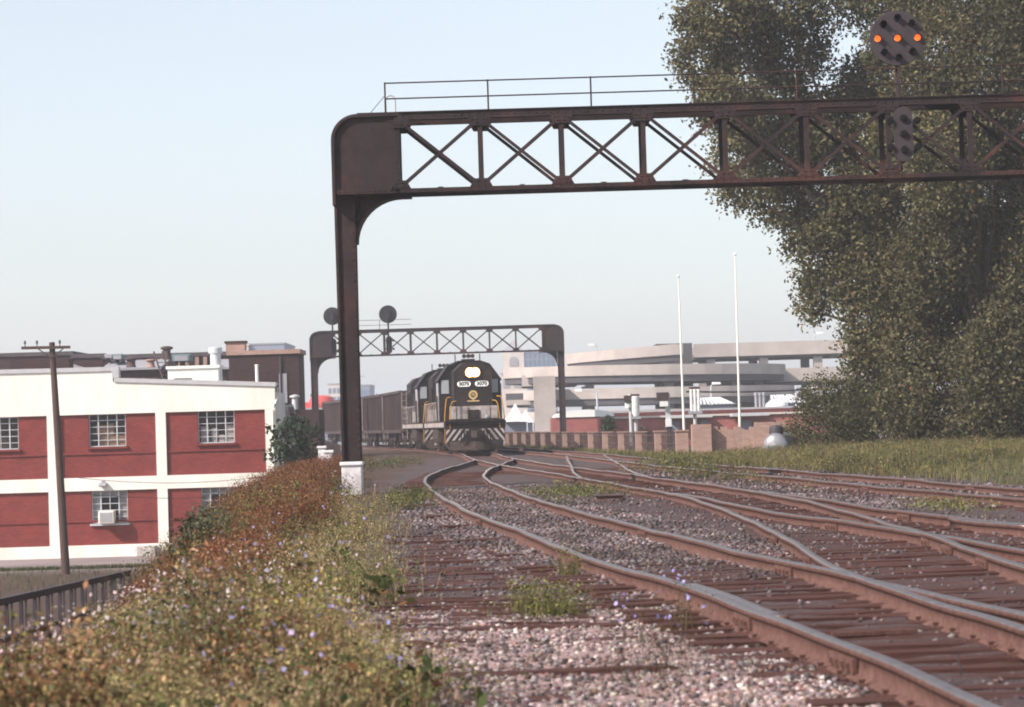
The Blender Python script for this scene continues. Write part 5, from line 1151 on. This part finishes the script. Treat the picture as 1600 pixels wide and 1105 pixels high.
GREEN = [(.105, .115, .036), (.08, .09, .03), (.15, .135, .055), (.055, .072, .025)]
TAN = [(.30, .22, .11), (.25, .19, .09), (.34, .26, .15), (.22, .18, .075)]
BROWN = [(.15, .062, .030), (.19, .082, .042), (.11, .046, .024), (.22, .11, .06)]
# green and straw-coloured ground cover at the left: palettes drift from patch to patch
def left_pts(n, y0, y1, powr=1.0, inset=0., width=None):
    Y = wedge(n, y0, y1, g, powr); e = weed_edge(Y)-inset+g.normal(0, .16, n)
    far = np.where(Y < 33, -.205*Y-.9, np.maximum(-.205*Y-.9, edge(Y)-5.0)) if width is None else e-width
    P_ = on_ground(e+(far-e)*g.uniform(0, 1, n), Y)
    gap = (patch(P_, 2.6, 1.) < -.30) | (patch(P_, 5.5, 4.) < -.52)                    # bare hollows between the plants
    return P_[~(gap & (g.uniform(0, 1, n) < .85))]
def patch(P, s=1.0, o=0.): x, y = P[:, 0]*s, P[:, 1]*s; return (np.sin(x*1.9+y*.53+o)+np.sin(x*.9-y*.81+2+o)+.7*np.sin(x*4.3+y*1.3+o))/2.7
def split(P, w, o=0.):
    """share points out among palettes by a wandering field"""
    f_ = patch(P, 1.0, o)+g.normal(0, .38, len(P)); q = np.quantile(f_, np.cumsum(w)[:-1]); return [P[(f_ > lo) & (f_ <= hi)] for lo, hi in zip([-9, *q], [*q, 9])]
def thin(P): return P[~((P[:, 0]/P[:, 1] < -.128-.02*np.sin(P[:, 1]*.9)) & (P[:, 1] > 17) & (P[:, 1] < 56) & (g.uniform(0, 1, len(P)) < .93))]      # sparse round the railing
def low_left(P): return P[(P[:, 0]/P[:, 1] > -.118) | (P[:, 1] < 11.5)]      # nothing tall in front of the railing
STRAW = [(.38, .27, .16), (.32, .22, .13), (.44, .33, .21), (.28, .19, .11)]
a1, a2, a3, a4 = split(thin(left_pts(40000, 9.5, 62)), [.24, .26, .22, .28])
veg('ground_weeds', 'green and straw coloured grass covering the left embankment', [blades(a1, .19, .009, GREEN, g, .7), blades(a2, .34, .006, STRAW, g, 1.0), blades(a3, .30, .007, TAN, g, 1.0), blades(a4, .18, .010, BROWN, g, .8)], kind='stuff')
b1, b2, b3 = split(left_pts(6400, 10, 50, inset=.02, width=1.9), [.42, .30, .28], 3.)
veg('feathery_weeds', 'feathery yellow green weeds along the edge of the gravel', [stalks(b1, .36, .15, 26, .024, [(.32, .275, .115), (.38, .31, .145), (.25, .24, .09)], g, .1, (.2, .15, .07)), stalks(b2, .30, .15, 26, .028, [(.15, .165, .06), (.20, .195, .075), (.10, .125, .042)], g, .1, (.1, .1, .04)), stalks(b3, .42, .13, 24, .020, [(.38, .29, .165), (.32, .23, .13), (.27, .24, .105)], g, .25, (.2, .13, .07))], kind='stuff')
c1, c2, c3, c4 = split(thin(left_pts(4200, 11, 60, inset=.9)), [.22, .34, .24, .20], 5.)
veg('leafy_weeds', 'mixed leafy green and rusty weeds on the left slope', [stalks(c1, .32, .15, 22, .036, GREEN, g, .1), stalks(c2, .44, .15, 24, .026, [(.20, .075, .036), (.25, .11, .055), (.14, .055, .03)], g, .2), stalks(c3, .38, .14, 22, .024, [(.34, .21, .14), (.26, .16, .10), (.20, .11, .065)], g, .25), stalks(c4, .30, .13, 20, .026, [(.19, .16, .07), (.24, .16, .08)], g, .2)], kind='stuff')
def mounds(nc, per, P0, hr, rr, leaf, nl, palettes, top=.1, stem=(.12, .08, .04)):
    out = []
    which = g.integers(0, len(palettes), nc); hs = g.uniform(*hr, nc); rs = g.uniform(*rr, nc)
    for k, p_ in enumerate(palettes):
        for lo, hi in ((0, .33), (.33, .66), (.66, 1.01)):
            qh = (hs-hr[0])/(hr[1]-hr[0]); sel = (which == k) & (qh >= lo) & (qh < hi)
            if not sel.any(): continue
            c = np.repeat(P0[sel], per, 0); r_ = np.repeat(rs[sel], per); d = g.normal(0, 1, (len(c), 2))*r_[:, None]*.5; q = c[:, :2]+d
            hh = hs[sel].mean()
            tone = np.repeat(g.uniform(.7, 1.3, sel.sum()), per)
            v, f, cc = stalks(on_ground(q[:, 0], q[:, 1]), hh, r_.mean()*.55, nl, leaf, p_, g, top, stem)
            out.append((v, f, cc))
    return out
PAL = [[(.075, .085, .028), (.055, .066, .022), (.10, .10, .036)], [(.20, .075, .036), (.25, .10, .05), (.14, .05, .026)], [(.36, .22, .11), (.29, .18, .085), (.40, .27, .15)], [(.24, .20, .065), (.30, .23, .085), (.18, .165, .05)], [(.12, .055, .03), (.09, .045, .026), (.15, .07, .035)], [(.11, .12, .06), (.14, .14, .075), (.09, .10, .045)]]
mp_ = low_left(left_pts(620, 11, 58, inset=.8)); veg('weed_mounds', 'ragged mounds of green, rusty and straw coloured weeds on the embankment', mounds(len(mp_), 26, mp_, (.18, .78), (.14, .40), .034, 20, PAL), kind='stuff')
P5 = left_pts(900, 12, 60, inset=.25)
P5 = low_left(P5)
P6 = low_left(left_pts(130, 10.5, 34, inset=.1)); P6 = np.repeat(P6, 7, 0)+g.normal(0, .09, (len(P6)*7, 3))*np.array([1, 1, 0]); P6[:, 2] = height(P6[:, 0], P6[:, 1])
veg('broadleaf_weeds', 'broad leaved dock plants low in the left weeds', [stalks(P6, .30, .13, 9, .105, [(.075, .095, .032), (.055, .075, .026), (.10, .11, .042), (.16, .075, .04)], g, .15, (.1, .08, .04))], kind='stuff')
veg('tall_seed_stalks', 'tall thin brown seed stalks standing above the weeds', [stalks(P5[::2], .62, .07, 20, .020, [(.30, .20, .12), (.36, .26, .16), (.24, .15, .09)], g, .5, (.26, .18, .1)), stalks(P5[1::2], .80, .07, 22, .020, [(.16, .075, .04), (.22, .12, .065), (.12, .06, .035)], g, .45, (.13, .07, .04))], kind='stuff')
n = 5200; Y = g.uniform(58, 112, n); x_ = edge(Y)+.5-g.uniform(0, 7, n)
veg('slope_brush', 'green brown brush on the far side of the embankment slope', [stalks(on_ground(x_, Y), .38, .2, 18, .06, [(.085, .075, .035), (.11, .085, .045), (.07, .07, .03), (.13, .08, .045)], g, .05)], kind='stuff')
n = 4200; Y = g.uniform(18, 46, n); x_ = weed_edge(Y)-1.15-np.abs(g.normal(0, 1.0, n)); Pq = low_left(on_ground(x_, Y)); Pq = Pq[patch(Pq, 2.0, 2.) > -.35]
veg('rusty_weeds', 'rusty red brown weeds in the middle of the left bank', [stalks(Pq, .46, .13, 24, .024, [(.17, .06, .032), (.22, .085, .045), (.12, .045, .026), (.26, .13, .075)], g, .15)], kind='stuff')
# tall brown dock and seed heads on the shoulder by the bridge post
n = 9500; Y = g.uniform(33, 80, n); x_ = weed_edge(Y)-1.0-np.abs(g.normal(0, 1.9, n))*(.4+.6*smooth(34, 50, Y)); ok = ~((Y > 30) & (Y < YN-.4) & (np.abs(x_/Y-xN/YN-.004) < .011)); Pq = on_ground(x_[ok], Y[ok])
veg('brown_weeds', 'tall rusty brown seeded weeds left of the near bridge post', [stalks(Pq[Pq[:, 1] < 50], .50, .13, 26, .034, BROWN, g, .15), stalks(Pq[Pq[:, 1] >= 50], .70, .13, 26, .036, BROWN, g, .15), stalks(Pq[::6]+g.normal(0, .3, (len(Pq[::6]), 3))*np.array([1, 1, 0]), .55, .15, 20, .045, GREEN, g, .1)], kind='stuff')
n = 260; Y = wedge(n, 12, 70, g); x_ = weed_edge(Y)-.05-np.abs(g.normal(0, 1.3, n)); ok = x_ > -.125*Y; x_ = x_[ok]; Y = Y[ok]; n = len(Y); Pq = on_ground(x_, Y)+np.stack([0*Y, 0*Y, g.uniform(.22, .62, n)+.2*(Y > 38)], 1)
Vq, Fq_ = leaf_quads(Pq, .030, 1, g); Vr, Fr_ = leaf_quads(Pq, .030, 1, g)
def tri(V, Fq, C): return V, np.concatenate([Fq[:, [0, 1, 2]], Fq[:, [0, 2, 3]]], 0), C
veg('chicory_flowers', 'pale violet chicory flowers dotted through the weeds', [tri(Vq, Fq_, np.repeat(pal([(.40, .37, .60), (.48, .44, .64), (.56, .50, .66)], n, g, .1), 4, 0)), tri(Vr, Fr_, np.repeat(pal([(.46, .42, .64)], n, g, .1), 4, 0))], kind='stuff')
cp_ = gp(330, 1000); n = 700; x_ = g.normal(cp_.x-.1, .5, n); Y = np.clip(g.normal(17.5, 3.2, n), 10, 28); Pq = on_ground(x_, Y)+np.stack([0*Y, 0*Y, g.uniform(.28, .58, n)], 1); Vq, Fq_ = leaf_quads(Pq, .024, 1, g)
veg('white_flowers', 'patch of pinkish white wildflowers at the lower left', [tri(Vq, Fq_, np.repeat(pal([(.66, .52, .52), (.56, .43, .43), (.74, .62, .63)], n, g, .1), 4, 0))], kind='stuff')
# right grass bank
n = 42000; Y = 44+66*g.uniform(0, 1, n)**.85; fx = SP['F'](Y); x_ = fx+2.3+(26)*g.uniform(0, 1, n)**1.6+g.normal(0, .2, n)
Pq = on_ground(x_, Y); dense = Pq[(Y > 62) | (g.uniform(0, 1, n) < .35)]
OG = [(.165, .155, .058), (.13, .13, .046), (.21, .178, .08), (.10, .105, .038), (.18, .140, .066)]
veg('grass_bank', 'long olive grass on the bank along the far right track', [blades(dense, .25, .016, OG, g, .9), stalks(dense[::9], .28, .10, 12, .05, [(.16, .14, .06), (.20, .15, .08), (.10, .10, .04)], g, .3)], kind='stuff')
n = 15000; Y = g.uniform(78, 176, n); fx = SP['F'](Y); fe = 16.5-.095*Y; x_ = np.minimum(fx+1.9+g.exponential(1.0, n), fe+.4); x_ = np.where(fe-.2 < fx+1.9, fx+1.9+g.uniform(0, .5, n), x_)
veg('grass_strip', 'strip of rough grass at the foot of the pier fence', [blades(on_ground(x_, Y), .30, .02, OG, g, .8)], kind='stuff')
n = 12000; Y = 100+60*g.uniform(0, 1, n); x_ = -9-g.uniform(0, 26, n)-(Y-100)*.1; 
veg('lower_grass', 'short grass round the foot of the utility pole', [blades(on_ground(x_, np.clip(Y, 100, 116)), .22, .025, [(.10, .12, .045), (.14, .14, .06), (.08, .10, .04)], g, .5)], kind='stuff')
# weed clumps standing between the tracks: each a plant of its own
def clump(label, px, py, rx, ry, n, h_, cols, leaf=.03, nl=14, name='weed_clump', stem=(.1, .09, .04), flowers=0, spread=.12):
    c = gp(px, py); s = c.y/FPX; x_ = c.x+g.normal(0, rx*s*.5, n); Y = c.y+g.normal(0, ry, n); P_ = np.stack([x_, Y, np.full(n, -.21)], 1)
    nb = n*2 if not flowers else 6
    pr_ = [stalks(P_, h_, spread, nl, leaf, cols, g, .05, stem, .006 if not flowers else .0028), blades(P_[np.arange(nb) % n]+g.normal(0, .04, (nb, 3))*np.array([1, 1, 0]), h_*.6, .010, cols, g, .7)]
    if flowers:
        Q = P_[g.integers(0, n, flowers)]+np.stack([g.normal(0, .05, flowers), 0*np.zeros(flowers), h_*g.uniform(.6, 1.1, flowers)], 1); v, f = leaf_quads(Q, .026, 1, g); v2, f2 = leaf_quads(Q, .026, 1, g)
        for vv, ff in ((v, f), (v2, f2)): pr_.append(tri(vv, ff, np.repeat(pal([(.42, .40, .74)], flowers, g, .1), 4, 0)))
    veg(name, label, pr_, 'weed', group='weed clumps between the tracks', org=(c.x, c.y, -.2))
YG2 = [(.155, .155, .05), (.11, .12, .036), (.20, .175, .07)]
clump('bushy yellow green weed clump on the abandoned ties', 855, 962, 55, .35, 90, .26, YG2, .028)
clump('thin upright green weed behind the bushy clump', 892, 905, 16, .2, 26, .30, YG2, .026)
clump('spindly dark chicory plant with violet flowers in the foreground gravel', 1030, 1062, 70, .3, 46, .50, [(.085, .06, .035), (.10, .085, .04), (.07, .05, .03)], .020, 10, 'chicory_plant', (.08, .06, .03), 16, .10)
clump('small chicory plant with violet flowers close to the nearest rail', 1068, 985, 26, .2, 26, .40, [(.085, .06, .035), (.09, .08, .04)], .018, 8, 'chicory_plant', (.08, .06, .03), 9, .10)
clump('long low green weed strip between the nearest track and the next', 895, 782, 75, 2.6, 170, .30, [(.13, .14, .045), (.095, .11, .035), (.17, .16, .06)], .05)
clump('green weeds in the ballast right of the near bridge post', 640, 788, 45, 3.0, 150, .30, [(.13, .125, .045), (.09, .095, .035)], .05)
clump('green weed patch before the pier fence, between the far tracks', 1060, 737, 60, 5.5, 220, .42, [(.105, .115, .042), (.08, .09, .034), (.14, .13, .05)], .07)
clump('low green weed patch on the right between two tracks', 1130, 752, 55, 5, 120, .26, [(.10, .105, .04), (.13, .12, .05)], .06)
clump('small green weed patch at the right edge of the ballast', 1480, 800, 45, 1.6, 90, .20, YG2, .04)
clump('dark weed tuft at the edge of the right grass bank', 1338, 735, 18, 1.5, 60, .36, [(.05, .05, .026), (.07, .065, .03)], .06)
clump('grass tufts under the train beside the near post', 610, 728, 40, 6, 110, .30, [(.11, .11, .045), (.08, .085, .035)], .07)

# ------------------------------------------------------------------ loose things on the ballast
tw = MB(); c_ = gp(1504, 1060); tw.tube([(0, 0, -.05), (-.012, 0, .06), (-.02, .01, .12), (-.012, 0, .16)], [.006, .005, .004, .003], 6); tag(tw.build('iron_rod', M['iron'], None, loc=(c_.x, c_.y, -.2)), 'bent thin iron rod stuck in the gravel at lower right', 'rod')
rd = MB(); a_, b_ = gp(1300, 992, -.14), gp(1432, 986, -.14); rd.beam(a_, b_, .04, .03); tag(rd.build('switch_rod', M['rail_side'], None), 'thin rusty rod lying between the rails of the nearest track', 'rod')
rd = MB(); a_, b_ = gp(1060, 893, -.15), gp(1150, 888, -.15); rd.beam(a_, b_, .05, .03); tag(rd.build('switch_rod', M['rail_side'], None), 'rusty bar across the nearest track farther back', 'rod')
c_ = gp(953, 790); bxx = thing('junction_box', 'rusty low box beside the weed strip', 'box', (c_.x, c_.y, -.2)); q = MB(); q.box(-.24, .24, -.2, .2, -.05, .17); q.build('case', M['rail_side'], bxx, bevel=.015); q = MB(); q.box(-.27, .27, -.23, .23, .17, .2); q.build('lid', M['hopper'], bxx, bevel=.01)
for i, (px, py, sc_, lb) in enumerate([(1128, 753, .22, 'dark rusty scrap lump in front of the pier fence weeds'), (975, 703, .3, 'pale rock on the ballast near the pier fence'), (1147, 751, .2, 'brown scrap lump right of the dark one'), (905, 782, .1, 'small brown clod by the crossover rail')]):
    c_ = gp(px, py); rk = stone_mesh(40+i, 2); rk.materials.append(M['hopper'] if i != 1 else M['palestone']); o = tag(link('scrap_lump' if i != 1 else 'rock', rk, None, (c_.x, c_.y, -.2+sc_*.3)), lb, 'scrap' if i != 1 else 'rock'); o.scale = (sc_*1.5, sc_, sc_*.8)
# ballast stones
def stones(n, y0, y1, s0, s1, xr_, g, colf, name, label):
    Y = wedge(n, y0, y1, g, 1.0); x_ = xr_(Y, g.uniform(0, 1, n)); z = height(x_, Y)+bumpnoise(x_, Y, .022)*np.clip(1-(Y-8)/80, 0, 1)
    rail_dirt = np.minimum(np.minimum(np.abs(x_-SP['A'](Y)), np.abs(x_-SP['C'](np.clip(Y, 7, 49)))), np.abs(x_-SP['M'](Y))) < .68
    keep = ~(rail_dirt & (Y < 27) & (g.uniform(0, 1, n) < .8)); x_, Y, z = x_[keep], Y[keep], z[keep]; n = len(Y)
    s = (s0*.7+(s1*1.25-s0*.7)*g.uniform(0, 1, n)**1.8)*(1+np.clip(Y-15, 0, 60)*.012); base = np.array([(1, 0, 0), (-1, 0, 0), (0, 1, 0), (0, -1, 0), (0, 0, 1), (0, 0, -1.)])
    q = unit(g.normal(0, 1, (n, 4))); w_, a, b, c = q.T
    Rm = np.stack([1-2*(b*b+c*c), 2*(a*b-c*w_), 2*(a*c+b*w_), 2*(a*b+c*w_), 1-2*(a*a+c*c), 2*(b*c-a*w_), 2*(a*c-b*w_), 2*(b*c+a*w_), 1-2*(a*a+b*b)], 1).reshape(n, 3, 3)
    V = (base[None]*g.uniform(.55, 1.2, (n, 6, 1))) @ np.transpose(Rm, (0, 2, 1))*s[:, None, None]*np.array([1, 1, .75])+np.stack([x_, Y, z+s*.15], 1)[:, None]
    F0 = np.array([(0, 2, 4), (2, 1, 4), (1, 3, 4), (3, 0, 4), (2, 0, 5), (1, 2, 5), (3, 1, 5), (0, 3, 5)])
    Fq = (np.arange(n)[:, None, None]*6+F0[None]).reshape(-1, 3); C = np.repeat(np.clip(colf(x_, Y, n)*np.clip(.9+.42*patch(np.stack([x_, Y], 1), 1.3, 7.)+.1*g.normal(0, 1, n), .4, 1.4)[:, None], .01, 1), 6, 0)
    tag(link(name, npmesh(name, V.reshape(-1, 3), Fq, M['stone'], C, 3), None), label, kind='stuff')
def greyc(x_, Y, n): return pal([(.115, .092, .096), (.15, .12, .124), (.08, .063, .066), (.20, .165, .168), (.12, .078, .07)], n, g, .25)
def pinkc(x_, Y, n): return pal([(.31, .245, .235), (.38, .31, .295), (.22, .165, .155), (.50, .43, .415), (.14, .10, .095), (.20, .12, .10)], n, g, .2)
stones(34000, 10, 60, .013, .030, lambda Y, u: weed_edge(Y)+.1+(SP['M'](Y)+2.2-weed_edge(Y))*u, g, greyc, 'ballast_stones', 'loose grey ballast stones between the tracks')
stones(16000, 9.5, 23, .012, .028, lambda Y, u: weed_edge(Y)+.0+(SP['A'](Y)-.9-weed_edge(Y))*u, g, pinkc, 'pale_stones', 'pale pinkish gravel round the abandoned ties')
stones(16000, 24, 62, .018, .034, lambda Y, u: SP['A'](Y)-1.6+(np.minimum(SP['M'](Y)-SP['A'](Y), 3.2)+.2)*u, g, greyc, 'track_stones', 'clean grey ballast in the curve of the nearest track')
stones(7000, 40, 80, .02, .04, lambda Y, u: SP['M'](Y)+1.3+(np.maximum(SP['F'](Y)-SP['M'](Y), 1)+1)*u, g, greyc, 'far_stones', 'grey ballast between the right hand tracks')

# ------------------------------------------------------------------ haze
hz = MB(); hz.box(-6050, 6050, -110, 6050, LOW-1.2, 60); ho = hz.build('haze', M['iron'], None); tag(ho, 'thin pale summer haze over the yard', kind='stuff')
hm = bpy.data.materials.new('haze'); hm.use_nodes = True; t = NT(hm); t.n.remove(t.n['Principled BSDF'])
pv = t.new('ShaderNodeVolumePrincipled'); pv.inputs['Color'].default_value = (.93, .95, 1, 1); pv.inputs['Density'].default_value = .0006; pv.inputs['Anisotropy'].default_value = .35
t.l.new(pv.outputs[0], t.n['Material Output'].inputs['Volume']); ho.data.materials[0] = hm
